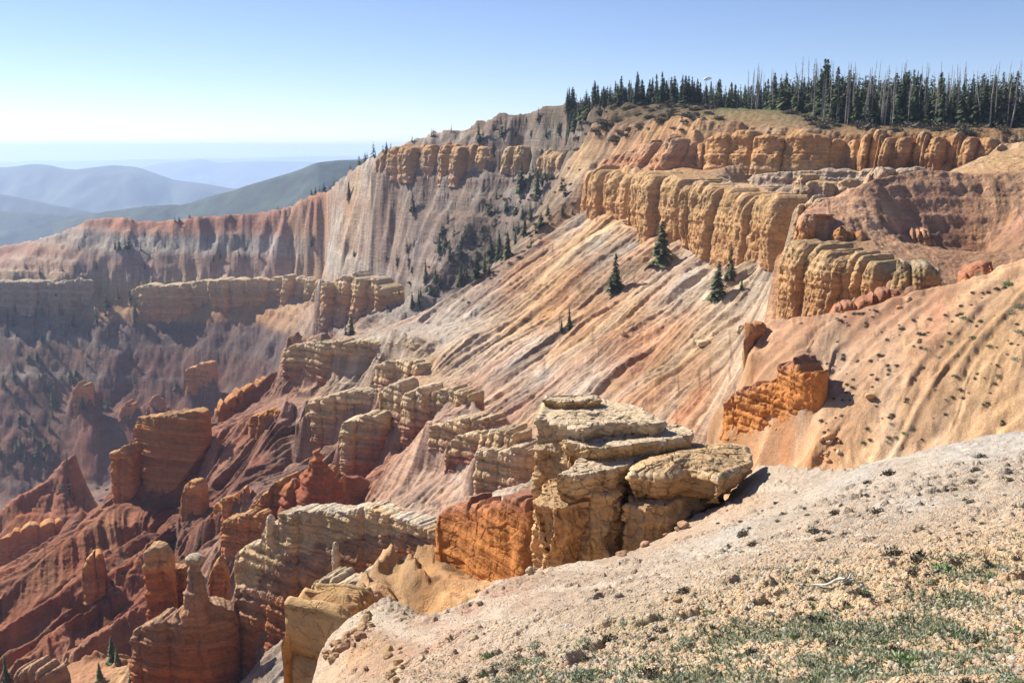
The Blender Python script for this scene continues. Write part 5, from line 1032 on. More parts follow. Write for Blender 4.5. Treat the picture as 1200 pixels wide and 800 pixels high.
def trunk_mesh(h, r0, r1=0.003, lean=0.0, z0=-0.02, twigs=0, seed=0, tw=0.05):
    z = np.linspace(z0, h, 9); th = np.linspace(0, 2 * math.pi, 7, endpoint=False); rr = np.linspace(r0, r1, 9)
    bend = lean * z + 0.012 * np.sin(z * 7 + seed)
    V = np.stack([bend[:, None] + rr[:, None] * np.cos(th), rr[:, None] * np.sin(th), z[:, None] + 0 * th], -1).reshape(-1, 3)
    F = [grid_faces(9, 7, wrap=True)]
    if twigs:
        r = np.random.RandomState(seed + 5); t = r.uniform(0.15, 0.93, twigs) * h; a = r.uniform(0, 6.28, twigs); l = tw * (1 - 0.75 * t / h) * r.uniform(0.3, 1.2, twigs)
        b = lean * t; w_ = 0.0035
        p0 = np.stack([b, 0 * t, t], -1); dr = np.stack([np.cos(a), np.sin(a), r.uniform(-0.5, 0.25, twigs)], -1); sd_ = np.stack([-np.sin(a), np.cos(a), 0 * a], -1); upv = np.array([0, 0, 1.0])
        q = np.stack([p0 - sd_ * w_, p0 + sd_ * w_, p0 + dr * l[:, None]], 1).reshape(-1, 3)
        q2 = np.stack([p0 - upv * w_, p0 + upv * w_, p0 + dr * l[:, None]], 1).reshape(-1, 3)
        n0 = len(V); V = np.concatenate([V, q, q2]); F.append(n0 + np.arange(len(q) + len(q2)).reshape(-1, 3))
    return V, F
def mk(name, V, F, mat, smooth=False):
    o = mesh_obj(name, V, F, mat, None, smooth); d = o.data; bpy.data.objects.remove(o); return d
TREES = []
for i, (wd, sp, nb_) in enumerate(((0.18, 0.2, 340), (0.23, 0.3, 340), (0.16, 0.15, 320), (0.20, 0.5, 280), (0.17, 0.3, 320))):
    V, F = spruce_meshes(600 + i, width=wd, nb=nb_, sparse=sp); Vt, Ft = trunk_mesh(0.97, 0.017)
    TREES.append((mk('crown', V, F, M_needle if i % 2 == 0 else M_needle2), mk('trunk', Vt, Ft, M_bark, True)))
SMALL = []
for i in range(4):
    V, F = spruce_meshes(630 + i, width=(0.17, 0.22, 0.28, 0.14)[i], nb=110, sparse=0.2); SMALL.append(mk('small_spruce', V, F, (M_needle, M_needle2)[i % 2]))
SNAGS = []
for i in range(5):
    Vt, Ft = trunk_mesh(1.0, 0.0125, 0.002, lean=(0.0, 0.05, -0.04, 0.10, 0.02)[i], twigs=(34, 60, 90, 20, 120)[i], seed=i, tw=(0.06, 0.08, 0.10, 0.05, 0.11)[i]); SNAGS.append(mk('dead_spruce', Vt, Ft, M_dead))
def tree(kind, x, y, z, h, label, cat, group=None, parts=True, name='spruce_tree', i=None):
    if kind == 'live':
        cr, tr = TREES[rnd.randrange(5) if i is None else i]
        if parts:
            o = bpy.data.objects.new(name, None); COL.objects.link(o)
            for nm, d in (('crown', cr), ('trunk', tr)):
                c = bpy.data.objects.new(nm, d); COL.objects.link(c); c.parent = o
        else:
            o = bpy.data.objects.new(name, cr); COL.objects.link(o)
    elif kind == 'dead': o = bpy.data.objects.new('dead_spruce', rnd.choice(SNAGS)); COL.objects.link(o)
    else: o = bpy.data.objects.new('conifer_tree', rnd.choice(SMALL)); COL.objects.link(o)
    o.location = (x, y, z - 0.3); w_ = h * rnd.uniform(0.75, 1.35); o.scale = (w_, w_, h); o.rotation_euler = (0, 0, rnd.uniform(0, 6.28))
    tag(o, label, cat, group); return o
def small(x, y, h, label, group):
    o = tree('small', x, y, B.z_at(x, y), h, label, 'tree', group, name='conifer_tree'); return o
def tree_at(kind, u, v, hpx, label, group=None, **k):
    h = B.hit(u, v)
    if h is None: return
    return tree(kind, h[0], h[1], h[2], hpx * h[1] / FPX, label, 'tree', group, **k)
# the few that stand alone on the ribbed slope
for u, v, h, lab, i in ((775, 308, 50, 'bushy dark spruce under the yellow columns, uppermost on the ribbed slope', 1), (721, 342, 47, 'slim dark spruce alone on the tan ribs left of the others', 0), (841, 350, 46, 'dark spruce on the pale ribs below the tall rounded columns', 1),
                     (856, 327, 40, 'thin sparse spruce just behind the dark one on the pale ribs', 3), (801, 282, 17, 'small spruce squeezed against the cliff foot', 2), (667, 384, 26, 'short spruce halfway down the ribbed slope', 0), (658, 387, 15, 'knee-high spruce left of the short one halfway down the slope', 2), (869, 338, 14, 'tiny spruce right of the thin sparse one', 2)):
    tree_at('live', u, v, h, lab, i=i)
# forest on the plateau
def rim_Y(u): return np.interp(u, [662, 700, 740, 800, 850, 880, 920, 960, 1050, 1150, 1200], [740, 625, 585, 550, 548, 555, 505, 458, 437, 418, 409])
n_live = 0
for k in range(235):
    u = 664 + (1215 - 664) * ((k + rnd.random()) / 235) ** 1.25
    Yc = rim_Y(u) + 4 + rnd.random() ** 1.6 * (70 if u > 900 else 60)
    if 825 < u < 905: Yc = rim_Y(u) + 30 + rnd.random() * 60
    a = (u - 600) / FPX * 0.985; x, y = a * Yc, Yc
    h = 8 + 9 * rnd.random() if u < 900 else 9 + 13 * rnd.random()
    if rnd.random() < 0.12: h *= 1.2
    tree('live', x, y, B.z_at(x, y), h, 'live dark green spruce in the forest along the plateau edge', 'tree', 'live spruces of the plateau forest')
for k in range(150):
    u = 860 + 350 * rnd.random() ** 0.9 if k > 18 else rnd.uniform(670, 860)
    Yc = rim_Y(u) + 2 + rnd.random() * 40; a = (u - 600) / FPX * 0.985; x, y = a * Yc, Yc
    tree('dead', x, y, B.z_at(x, y), rnd.uniform(17, 27) if u > 870 else rnd.uniform(11, 17), 'bare grey dead spruce sticking out of the plateau forest', 'dead tree', 'dead spruces of the plateau forest')
# the rest of the wood, behind the trees one can tell apart
TV, TF, off_ = [], [], 0
r_ = np.random.RandomState(9)
tb = [spruce_meshes(650 + i, width=0.19, nb=90, sparse=0.2) for i in range(4)]
for k in range(520):
    u = 664 + 590 * r_.uniform(0, 1) ** 1.3; Yc = rim_Y(u) + 15 + r_.uniform(0, 1) * 130; x, y = (u - 600) / FPX * 0.985 * Yc, Yc
    V_, F_ = tb[k % 4]; h = r_.uniform(9, 15) if u < 900 else r_.uniform(11, 20); t_ = r_.uniform(0, 6.28); c_, s_ = math.cos(t_), math.sin(t_)
    W_ = np.stack([V_[:, 0] * c_ - V_[:, 1] * s_, V_[:, 0] * s_ + V_[:, 1] * c_, V_[:, 2]], -1) * h + np.array([x, y, B.z_at(x, y) - 0.3])
    TV.append(W_); TF.append(F_ + off_); off_ += len(V_)
tag(mesh_obj('spruce_wood', np.concatenate(TV), np.concatenate(TF), M_needle, None, False), 'depth of the spruce wood on the plateau behind its front rows', 'wood', kind='stuff')
# brush at the forest edge
SHR = []
def shrub_mesh(seed, n=260, flat=0.8, lw=0.10, mat=M_brush, name='shrub', stiff=0.6):
    r = np.random.RandomState(seed); d = r.normal(size=(n, 3)); d[:, 2] = abs(d[:, 2]); d /= np.linalg.norm(d, axis=1, keepdims=True)
    rad = r.uniform(0.15, 0.5, n) * (1 + 0.45 * n3(d[:, 0] * 2.2, d[:, 1] * 2.2, d[:, 2] * 2.2, seed))
    c = d * rad[:, None]; c[:, 2] *= flat
    q = r.normal(size=(n, 3)); ax = np.cross(d, q); ax /= np.linalg.norm(ax, axis=1, keepdims=True)
    up = d * stiff + q * 0.4
    V = quads(c, ax, up, lw * r.uniform(0.3, 0.8, (n, 1)), lw * r.uniform(0.8, 1.8, (n, 1))).reshape(-1, 3)
    return mk(name, V, np.arange(len(V)).reshape(-1, 4), mat)
BR = [shrub_mesh(701 + i, 300, 0.75, 0.085) for i in range(3)]
SG = [shrub_mesh(711 + i, 420, 0.55, 0.06, M_sage, 'sage_clump') for i in range(3)]
GR = [shrub_mesh(721 + i, 420, 0.5, 0.055, M_green, 'green_clump', 1.2) for i in range(3)]
def shrub(sheet, kind, u, v, s, label, group=None, name='shrub'):
    return place(sheet, rnd.choice(kind), name, u, v, s, label, 'shrub', group, sink=0.2)
for k in range(150):
    u = rnd.choice((rnd.uniform(664, 820), rnd.uniform(664, 840), rnd.uniform(915, 1200))); Yc = rim_Y(u) + (rnd.uniform(-14, 4) if u > 860 else rnd.uniform(-75, 8)); x, y = (u - 600) / FPX * 0.985 * Yc, Yc
    o = bpy.data.objects.new('shrub', rnd.choice(BR)); COL.objects.link(o); s = rnd.uniform(2.5, 6); o.location = (x, y, B.z_at(x, y)); o.scale = (s * 1.3, s * 1.3, s); o.rotation_euler = (0, 0, rnd.uniform(0, 6))
    o.name = 'juniper_bush'; tag(o, 'dark bush at the forest edge above the cliff', 'bush', 'bushes along the forest edge')
# middle gully and its wall
for u, v, h in ((611, 224, 26), (624, 202, 12), (641, 210, 14), (630, 232, 26), (662, 229, 13), (659, 252, 12), (594, 248, 14), (601, 251, 12), (582, 233, 8), (612, 254, 14), (622, 257, 12), (634, 266, 15), (642, 252, 12), (580, 250, 8), (615, 276, 18), (607, 273, 14), (575, 302, 22), (585, 304, 28), (595, 302, 26), (515, 296, 18), (522, 289, 12), (539, 301, 14), (532, 276, 12), (525, 261, 12), (565, 271, 8),
                (499, 330, 20), (510, 347, 10), (491, 360, 18), (483, 360, 16), (412, 393, 22), (405, 391, 14), (465, 311, 15), (540, 333, 20), (559, 326, 24), (547, 326, 16), (521, 296, 14), (409, 233, 16), (366, 288, 14), (484, 248, 18), (628, 205, 12), (635, 215, 10), (604, 285, 12), (622, 290, 12), (568, 318, 16), (552, 310, 10), (480, 210, 8), (415, 300, 8)):
    tree_at('small' if h < 16 else 'live', u, v, h * 1.25, 'dark spruce scattered on the grey slopes of the middle gully', 'spruces in the middle gully', parts=h > 16)
for k in range(44):
    t = rnd.random(); u = 470 + 190 * t + rnd.uniform(-28, 28); v = 350 - 135 * t + rnd.uniform(-50, 30)
    tree_at('small', u, v, rnd.uniform(9, 19), 'dark spruce scattered on the grey slopes of the middle gully', 'spruces in the middle gully')
for k in range(80):
    t = rnd.random(); u = 500 + 165 * t + rnd.uniform(-25, 25); v = 345 - 120 * t + rnd.uniform(-42, 30)
    o = place(B, rnd.choice(BR), 'scrub_bush', u, v, rnd.uniform(4, 8), 'dark scrub bush on the grey slopes of the middle gully', 'bush', 'scrub of the middle gully')
for u, v, h in ((449, 183, 14), (453, 181, 16), (458, 179, 12), (483, 166, 8), (498, 161, 10), (506, 160, 10), (508, 159, 9), (529, 155, 10), (561, 166, 22), (566, 164, 16), (578, 152, 12), (588, 160, 20), (592, 158, 16), (631, 142, 16), (640, 160, 14), (655, 155, 14), (604, 160, 10), (622, 158, 9)):
    tree_at('small', u, v, h, 'small dark conifer along the skyline above the tan middle cliff', 'conifers on the middle skyline')
# far left rim
for k in range(52):
    u = 312 + 130 * rnd.random(); cy = np.interp(u, [300, 340, 380, 400, 425, 445], [1290, 1250, 1200, 1130, 1050, 960]); Yc = cy + rnd.uniform(6, 45); x, y = (u - 600) / FPX * 0.985 * Yc, Yc
    tree('small', x, y, B.z_at(x, y), rnd.uniform(10, 17), 'spruce rising behind the far red rim', 'tree', 'spruces behind the far red rim')
for u, v, h in ((205, 259, 8), (210, 259, 6), (222, 255, 6), (242, 252, 6), (249, 251, 10), (269, 250, 8), (279, 250, 7), (135, 291, 12), (140, 293, 16), (147, 292, 18), (151, 292, 16), (165, 293, 12), (113, 315, 13), (47, 321, 13), (73, 318, 9), (88, 318, 6), (170, 315, 9), (258, 302, 9), (280, 300, 11), (250, 305, 10), (304, 302, 8), (192, 334, 6)):
    tree_at('small', u, v, h, 'small conifer on the far left rim and its grey slopes', 'conifers of the far left rim')
for k in range(100):
    u = rnd.uniform(0, 165); v = rnd.uniform(350, 560)
    if u > 130 and v > 430 or (v > 480 and u > 90): continue
    tree_at('small', u, v, rnd.uniform(8, 17), 'small dark conifer in the shaded scree gully at far left', 'conifers of the far left gully')
for u, v, h in ((67, 346, 14), (43, 352, 12), (18, 352, 12), (152, 352, 16), (238, 360, 10), (206, 455, 16), (280, 472, 16), (182, 500, 8)):
    tree_at('small', u, v, h, 'conifer standing out on the cliffs of the far left', 'conifers on the far left cliffs')
# lower left: pines and shrubs in the chutes
for u, v, h, lab in ((8, 800, 40, 'dark conifer at the left border, near the bottom corner'), (132, 776, 38, 'conifer rising beside the low red end of the banded wall'), (138, 778, 26, 'smaller conifer hugging the one beside the banded wall'), (117, 796, 26, 'short green conifer on the tan spur at the bottom'), (154, 802, 28, 'dark conifer at the foot of the low red end of the banded wall'), (271, 479, 14, 'little conifer by the lit crest of the red talus')):
    tree_at('live', u, v, h, lab)
for k in range(60):
    t = rnd.random(); u, v = rnd.choice(((95 + 60 * t, 700 - 60 * t), (185 + 60 * t, 660 - 70 * t), (60 + 60 * t, 570 + 10 * t), (30 + 140 * t, 760 - 100 * t)))
    place(B, rnd.choice(BR + SG), 'shrub', u + rnd.uniform(-8, 8), v + rnd.uniform(-8, 8), rnd.uniform(4, 9), 'bush growing in the chutes between the red ridges', 'shrub', 'bushes in the red chutes')
# shrubby right-hand slope
for k in range(190):
    t = rnd.random(); u = 930 + 250 * t; v = 378 - 42 * t + rnd.random() ** 1.5 * 60
    if k > 75: u = rnd.uniform(960, 1200); v = rnd.uniform(360 + (1200 - u) * 0.25, 520)
    if n2(np.array([u / 22.0]), np.array([v / 14.0]), 5)[0] < -0.25: continue
    place(B, rnd.choice(BR), 'shrub', u, v, rnd.uniform(2.5, 8), 'dark little bush dotting the right-hand slope', 'shrub', 'bushes dotting the right-hand slope')
for u, v, s in ((1150, 322, 12), (1182, 332, 16), (1185, 365, 12), (1195, 358, 14), (1190, 420, 12), (1160, 405, 10), (1170, 440, 9), (1068, 500, 9), (1060, 507, 8), (1050, 512, 8), (1040, 517, 7), (1012, 518, 8), (1100, 418, 8), (1130, 372, 10), (1140, 395, 9), (1085, 408, 9), (1112, 400, 9), (1045, 496, 7), (1195, 388, 12), (1120, 440, 8)):
    place(B, rnd.choice(GR + SG), 'shrub', u, v, s, 'greener bush on the tan part of the right-hand slope', 'shrub', 'green bushes of the right-hand slope')
# foreground
for u, v, s, lab in ((1042, 556, 17, 'round dark bush near the crest of the near slope'), (1017, 566, 11, 'small dark bush left of the round one near the crest'), (1150, 536, 14, 'highest dark bush at the right of the crest'), (1144, 552, 14, 'bush just under the highest one at right'), (1140, 565, 12, 'third bush down in the row at right'), (1119, 574, 9, 'small bush left of the row at right'), (1137, 589, 12, 'lowest bush of the row at right'),
                     (980, 602, 15, 'greyish tussock in the middle of the near slope'), (1029, 600, 15, 'dry brown tussock right of the greyish one'), (952, 622, 15, 'left bush of a pair above the log'), (963, 634, 14, 'right bush of the pair above the log'), (990, 626, 9, 'small bush right of the pair above the log'), (872, 626, 16, 'dark bush beside the pale seep streak'), (883, 638, 13, 'dark bush just under the one beside the seep streak'),
                     (1046, 650, 26, 'large dry brown bush upslope of the green patch'), (1080, 655, 28, 'broad dark bush at the edge of the green patch'), (919, 603, 10, 'tiny bush left of the tussocks'), (802, 692, 14, 'dark bush at the left of the slope, below the seep streak'), (560, 693, 9, 'single dark bush on the ridge behind the pink gravel'), (1183, 562, 9, 'little bush by the right border under the crest')):
    shrub(A if v != 693 else B, BR, u, v, s * 1.15, lab)
for k in range(60):
    t = rnd.random() ** 0.7; shrub(A, rnd.choice((BR, SG, BR)), 760 + 450 * t + rnd.uniform(-30, 30), rnd.uniform(575, 660), rnd.uniform(4, 9), 'tiny scrub tuft sprinkled on the bare part of the near slope', 'scrub tufts of the bare near slope', 'low_plant')
pts = []
for k in range(225):
    u = rnd.uniform(540, 1215); v = rnd.uniform(640, 815); line = np.interp(u, [480, 560, 700, 900, 1050, 1215], [800, 770, 735, 690, 668, 640])
    if v < line: continue
    big = rnd.random() < 0.25
    shrub(A, rnd.choice((SG, SG, GR, BR)), u, v, rnd.uniform(9, 20) * (1.4 if big else 1) * (0.6 + 0.6 * (v - 640) / 160), 'low sage or green clump on the near slope', 'low clumps of the near slope', 'low_plant')
for u, v, s, g, lab in ((1010, 790, 60, SG, 'big grey green mat at the bottom edge'), (1065, 778, 55, GR, 'bright green patch at the bottom edge, right of the grey mat'), (1095, 790, 50, SG, 'leafy grey patch in the bottom right'), (1105, 668, 36, GR, 'soft green tuft at the end of the grassy strip'), (975, 782, 36, SG, 'dusty sage cushion left of the big mat'), (1140, 752, 24, BR, 'dark dead clump in the bottom right corner')):
    shrub(A, g, u, v, s, lab, name='low_plant')
M_leaf, nt_, N_, L_ = new_mat('low_leaves')
o_ = N_.new('ShaderNodeOutputMaterial'); b_ = N_.new('ShaderNodeBsdfPrincipled'); at_ = N_.new('ShaderNodeAttribute'); at_.attribute_name = 'Col'; L_.new(at_.outputs[0], b_.inputs['Base Color']); b_.inputs['Roughness'].default_value = 0.8; L_.new(b_.outputs[0], o_.inputs[0])
def vegmask(x, y, q):
    gl = 18.5 + 2.2 * n1(x / 3.0, 44)
    return (q < 0.7 * ss(gl, gl - 6, y) * (0.12 + ss(0.0, 0.45, fbm2(x / 0.9, y / 1.3, 291, 4) + 0.04)))
scatter_mesh('ground_cover', A, 34000, (470, 1240, 6.5, 20, vegmask), 0.025, 0.075, M_leaf, [(160, 168, 128), (172, 180, 146), (184, 190, 162), (140, 152, 104), (196, 190, 154)], 801, shape='leaf', label='thin green ground cover between the stones of the near slope', cat='ground cover')
# bleached log
def log_():
    e = bpy.data.objects.new('dead_log', None); COL.objects.link(e)
    h0 = A.hit(950, 690); h1 = A.hit(990, 684); e.location = h0
    d = h1 - h0; L0 = float(np.linalg.norm(d)); 
    def stick(name, p, q, r0, r1, sd):
        n = 14; t = np.linspace(0, 1, n)[:, None]; th = np.linspace(0, 6.283, 8, endpoint=False)[None, :]
        p, q = np.array(p), np.array(q); dd = (q - p) / np.linalg.norm(q - p); a = np.cross(dd, [0, 0, 1.0]); a /= np.linalg.norm(a); b = np.cross(a, dd)
        rr = (r0 + (r1 - r0) * t) * (1 + 0.18 * n2(t * 9 + 0 * th, th * 1.5 + 0 * t, sd))
        ctr = p + (q - p) * t; ctr = ctr + 0.02 * np.sin(t * 8 + sd) * b
        V = ctr[:, None, :] + rr[..., None] * (np.cos(th)[..., None] * a + np.sin(th)[..., None] * b)
        V[0] = ctr[0] + (V[0] - ctr[0]) * 0.2; V[-1] = ctr[-1] + (V[-1] - ctr[-1]) * 0.2
        return mesh_obj(name, V.reshape(-1, 3), grid_faces(n, 8, wrap=True), M_log, None, True, e)
    u = d / L0
    stick('trunk', (0, 0, 0.04), tuple(d + np.array([0, 0, 0.07])), 0.012, 0.026, 1)
    stick('branch', tuple(d * 0.95 + [0, 0, 0.06]), tuple(d * 0.95 + [-0.02, 0.05, 0.20]), 0.018, 0.006, 2)
    stick('branch', tuple(d * 1.0 + [0, 0, 0.05]), tuple(d * 1.0 + [0.16, 0.08, 0.14]), 0.02, 0.006, 3)
    stick('branch', tuple(d * 0.98 + [0, 0, 0.05]), tuple(d * 0.98 + [0.24, -0.02, 0.05]), 0.02, 0.008, 4)
    tag(e, 'bleached forked log lying in the middle of the near slope', 'log')
    for (u0, v0, u1, v1, lab) in ((1081, 676, 1101, 671, 'straight pale stick right of the forked log'), (1175, 671, 1188, 674, 'curved pale stick near the right border'), (1016, 675, 1024, 673, 'short pale chip of wood right of the forked log')):
        h0 = A.hit(u0, v0); h1 = A.hit(u1, v1); e = bpy.data.objects.new('stick', None); e.location = h0
        dd = h1 - h0; o = stick('stick', (0, 0, 0.03), tuple(dd + np.array([0, 0, 0.04])), 0.016, 0.010, 7); o.parent = None; o.location = h0; tag(o, lab, 'stick'); bpy.data.objects.remove(e)
log_()
# ------------------------------------------------------------------ country far beyond the rim
M_for = flat_mat('distant_forest', (0.022, 0.040, 0.022), var=0.8, sc=0.014)
M_plain = flat_mat('distant_plain', (0.22, 0.19, 0.14), var=0.25, sc=0.0006)
M_playa = flat_mat('dry_lake', (0.8, 0.78, 0.74), var=0.05, sc=0.001)
M_mtn = flat_mat('distant_mountain', (0.04, 0.06, 0.045), var=0.6, sc=0.0015)
def range_of_hills(name, crest, depth, foot, mat, label, rough, cat='hills'):
    """a mountain range: crest line (u, v, Y), front slope running `depth` metres nearer down to height foot, and a back slope"""
    cp = np.array(crest, float); us = np.linspace(cp[0, 0], cp[-1, 0], 260)
    # smooth crest
    vs = np.interp(us, cp[:, 0], cp[:, 1]); Ys = np.interp(us, cp[:, 0], cp[:, 2])
    k = np.ones(7) / 7; vs = np.convolve(np.pad(vs, 3, mode='edge'), k, 'valid')
    T = np.linspace(-0.5, 1.0, 110)
    V = np.zeros((len(T), len(us), 3))
    for i, (u, v, Yc) in enumerate(zip(us, vs, Ys)):
        P = unproj(u, v, Yc)
        yy = Yc - T * depth; t = abs(T); a = P[0] / P[1]
        zz = P[2] + (foot - P[2]) * np.where(T >= 0, np.clip(T, 0, 1) ** 0.85, np.clip(-T * 1.2, 0, 1))
        V[:, i, 0] = a * yy; V[:, i, 1] = yy; V[:, i, 2] = zz
    s_ = rough * 9
    rid = abs(fbm2(V[..., 0] / s_, V[..., 1] / s_ * 0.6, 301, 5))
    env = ss(0, 0.12, abs(T))[:, None] * ss(1.0, 0.85, T)[:, None]
    V[..., 2] += rough * (2.6 * rid - 0.75) * (0.15 + 0.85 * env) - 0
    o = mesh_obj(name, V.reshape(-1, 3), grid_faces(len(T), len(us)), mat)
    tag(o, label, cat, kind='structure'); return o
range_of_hills('forested_hill', [(60, 262, 5200), (120, 250, 5000), (160, 243, 4900), (220, 237, 4800), (260, 226, 4600), (300, 213, 4500), (345, 199, 4400), (372, 189, 4300), (400, 185, 4300), (430, 183, 4300), (470, 181, 4300), (560, 186, 4300)], 2700, -900, M_for, 'green forested ridge beyond the canyon rim', 70)
range_of_hills('forested_plateau', [(-400, 240, 6800), (-150, 243, 6800), (0, 247, 6600), (80, 249, 6500), (150, 246, 6400), (230, 242, 6400), (320, 246, 6400)], 3000, -1500, M_for, 'blue green wooded plateau beyond the rim', 60)
range_of_hills('mountain', [(-400, 200, 12500), (-150, 198, 12500), (0, 195, 12500), (20, 194, 12400), (36, 190.5, 12400), (52, 191.5, 12300), (82, 197, 12200), (112, 195, 12200), (140, 193, 12200), (160, 196, 12100), (200, 208, 12000), (240, 216, 11800), (275, 220, 11600), (400, 222, 11500)], 4800, -1500, M_mtn, 'broad blue mountain on the left of the horizon', 130, 'mountain')
range_of_hills('low_foothill', [(-400, 225, 9000), (-50, 222, 9000), (0, 226, 9000), (30, 232, 8900), (70, 240, 8700), (120, 250, 8600)], 2000, -1500, M_mtn, 'low blue foothill before the mountain', 60, 'hill')
range_of_hills('mountain_range', [(100, 206, 25000), (160, 198, 25000), (190, 191, 25000), (215, 188.5, 25000), (235, 186, 25000), (255, 190, 25000), (285, 189, 25000), (330, 188, 25000), (420, 190, 25000), (600, 200, 25000)], 4500, -1330, M_mtn, 'faint blue range beyond the dry lake', 170, 'mountains')
range_of_hills('horizon_range', [(-500, 188, 39000), (0, 189, 39000), (25, 190, 39000), (46, 186.5, 39000), (62, 189, 39000), (120, 188, 39000), (180, 186, 39000), (300, 185, 39000), (360, 182.5, 39000), (420, 183, 39000), (700, 185, 39000)], 6000, -1330, M_mtn, 'palest range along the horizon', 120, 'mountains')
def flat(name, x0, y0, x1, y1, z, mat, n=2):
    xs = np.linspace(x0, x1, n); ys = np.linspace(y0, y1, n); gx, gy = np.meshgrid(xs, ys)
    return mesh_obj(name, np.stack([gx, gy, 0 * gx + z], -1).reshape(-1, 3), grid_faces(n, n), mat)
tag(flat('plain', -44000, 2100, 44000, 43000, -1345, M_plain), 'flat desert plain far below the mountains', 'plain', kind='structure')
th = np.linspace(0, 2 * math.pi, 60, endpoint=False)
lk = np.stack([unproj(268, 215.3, 1)[0] / 1 * 30000 + 1050 * np.cos(th) * (1 + 0.15 * np.sin(3 * th)), 0 * th, 0 * th - 1341], -1)
PL = unproj(271, 216.0, 1.0); yl = -1341 / PL[2]
lk = np.stack([PL[0] * yl + yl * 0.026 * np.cos(th) * (1 + 0.12 * np.sin(3 * th + 1)), yl + yl * 0.055 * np.sin(th), 0 * th - 1341], -1)
tag(mesh_obj('dry_lake', lk, [np.array([[0, k, k + 1] for k in range(1, 59)])], M_playa, smooth=False), 'bright white dry lake bed on the far plain', 'dry lake', kind='structure')

# ------------------------------------------------------------------ haze: one closed box of even air
m, nt, N, Lk = new_mat('haze_air')
out = N.new('ShaderNodeOutputMaterial'); pv = N.new('ShaderNodeVolumePrincipled')
pv.inputs['Color'].default_value = (0.54, 0.70, 1.0, 1); pv.inputs['Density'].default_value = HAZE; pv.inputs['Anisotropy'].default_value = 0.25
Lk.new(pv.outputs[0], out.inputs['Volume'])
x0, x1, y0, y1, z0, z1 = -45000, 45000, -300, 44000, -1600, 75
v = [(x0, y0, z0), (x1, y0, z0), (x1, y1, z0), (x0, y1, z0), (x0, y0, z1), (x1, y0, z1), (x1, y1, z1), (x0, y1, z1)]
f = np.array([[3, 2, 1, 0], [4, 5, 6, 7], [0, 1, 5, 4], [1, 2, 6, 5], [2, 3, 7, 6], [3, 0, 4, 7]])
if HAZE > 0: tag(mesh_obj('haze', v, f, m, smooth=False), 'thin blue summer haze', 'haze', kind='stuff')

# one small cloud low over the wood
import bmesh
bm = bmesh.new(); r_ = random.Random(4)
for k in range(16):
    g_ = bmesh.ops.create_icosphere(bm, subdivisions=2, radius=1.0)['verts']; q = r_.uniform(-1, 1); rr = 62 * (1 - 0.6 * abs(q)) * r_.uniform(0.6, 1.1)
    for v_ in g_: v_.co = v_.co * rr; v_.co.z *= 1.0; v_.co.x += q * 110; v_.co.y += r_.uniform(-4, 4) * 10; v_.co.z += 18 * (1 - abs(q)) + 0.12 * q * 170
V_ = np.array([v_.co[:] for v_ in bm.verts]); F_ = np.array([[v_.index for v_ in f_.verts] for f_ in bm.faces]); bm.free()
V_ = V_ + (9 * fbm3(V_[:, 0] / 25, V_[:, 1] / 25, V_[:, 2] / 25, 5, 3))[:, None]
mc, ntc, Nc, Lc = new_mat('cloud_vapour'); oc_ = Nc.new('ShaderNodeOutputMaterial'); d1 = Nc.new('ShaderNodeBsdfDiffuse'); d2 = Nc.new('ShaderNodeBsdfTranslucent'); mx_ = Nc.new('ShaderNodeMixShader'); tr_ = Nc.new('ShaderNodeBsdfTransparent'); m2_ = Nc.new('ShaderNodeMixShader')
d1.inputs[0].default_value = (0.95, 0.97, 1.0, 1); d2.inputs[0].default_value = (0.95, 0.97, 1.0, 1); mx_.inputs[0].default_value = 0.15; m2_.inputs[0].default_value = 0.0
Lc.new(d1.outputs[0], mx_.inputs[1]); Lc.new(d2.outputs[0], mx_.inputs[2]); Lc.new(mx_.outputs[0], m2_.inputs[1]); Lc.new(tr_.outputs[0], m2_.inputs[2]); Lc.new(m2_.outputs[0], oc_.inputs[0])
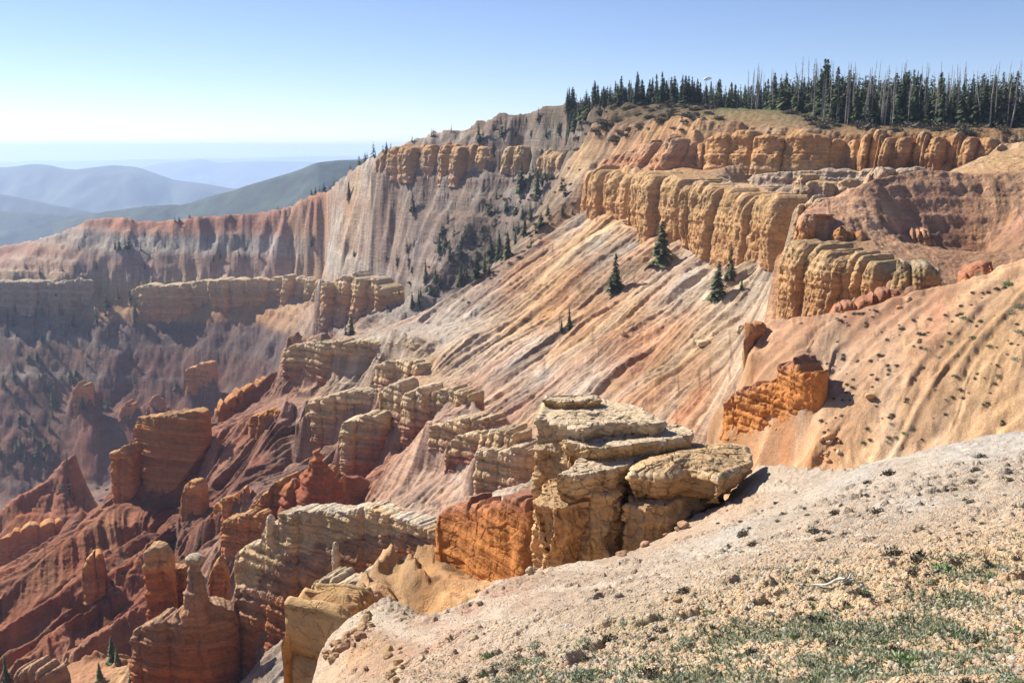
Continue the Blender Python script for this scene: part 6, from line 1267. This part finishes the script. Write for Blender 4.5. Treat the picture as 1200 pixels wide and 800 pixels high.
co_ = mesh_obj('cloud', V_, F_, mc); co_.location = tuple(unproj(829, 93, 30000)); tag(co_, 'single small white cloud above the plateau forest', 'cloud', kind='stuff')
# ------------------------------------------------------------------ camera, light, sky
cam = bpy.data.cameras.new('camera'); co = bpy.data.objects.new('camera', cam); COL.objects.link(co)
co.location = (0, 0, 0); co.rotation_euler = (math.pi / 2 - PITCH, 0, 0)
cam.sensor_width = 36; cam.lens = 36 * FPX / 1200; cam.clip_end = 200000; cam.clip_start = 0.3
SC.camera = co
SUN_AZ, SUN_EL = R(SUNAZ), R(SUNEL)      # azimuth clockwise from the view direction (+Y)
sd = np.array([math.sin(SUN_AZ) * math.cos(SUN_EL), math.cos(SUN_AZ) * math.cos(SUN_EL), math.sin(SUN_EL)])
from mathutils import Vector
sl_ = bpy.data.lights.new('sun', 'SUN'); sl_.energy = 4.6; sl_.angle = R(0.5); sl_.color = (1.0, 0.945, 0.85)
so = bpy.data.objects.new('sun', sl_); COL.objects.link(so)
so.rotation_euler = Vector(sd).to_track_quat('Z', 'Y').to_euler()
w = bpy.data.worlds.new('World'); SC.world = w; w.use_nodes = True
nt = w.node_tree; bg = nt.nodes['Background']
sky = nt.nodes.new('ShaderNodeTexSky'); sky.sky_type = 'NISHITA'; sky.sun_disc = False
sky.sun_elevation = SUN_EL; sky.sun_rotation = SUN_AZ; sky.altitude = 3100; sky.air_density = 1.0; sky.dust_density = 0.35; sky.ozone_density = 1.2
tn = nt.nodes.new('ShaderNodeMix'); tn.data_type = 'RGBA'; tn.blend_type = 'MULTIPLY'; tn.inputs[0].default_value = 1; tn.inputs[7].default_value = (0.88, 0.87, 1.0, 1)
nt.links.new(sky.outputs[0], tn.inputs[6]); nt.links.new(tn.outputs[2], bg.inputs[0]); bg.inputs[1].default_value = SKYS
SC.view_settings.view_transform = 'Standard'; SC.view_settings.look = 'None'; SC.view_settings.exposure = EXPO; SC.view_settings.gamma = 1
SC.cycles.max_bounces = 5; SC.cycles.diffuse_bounces = 3; SC.cycles.volume_bounces = 1; SC.cycles.transparent_max_bounces = 8
SC.cycles.use_denoising = True
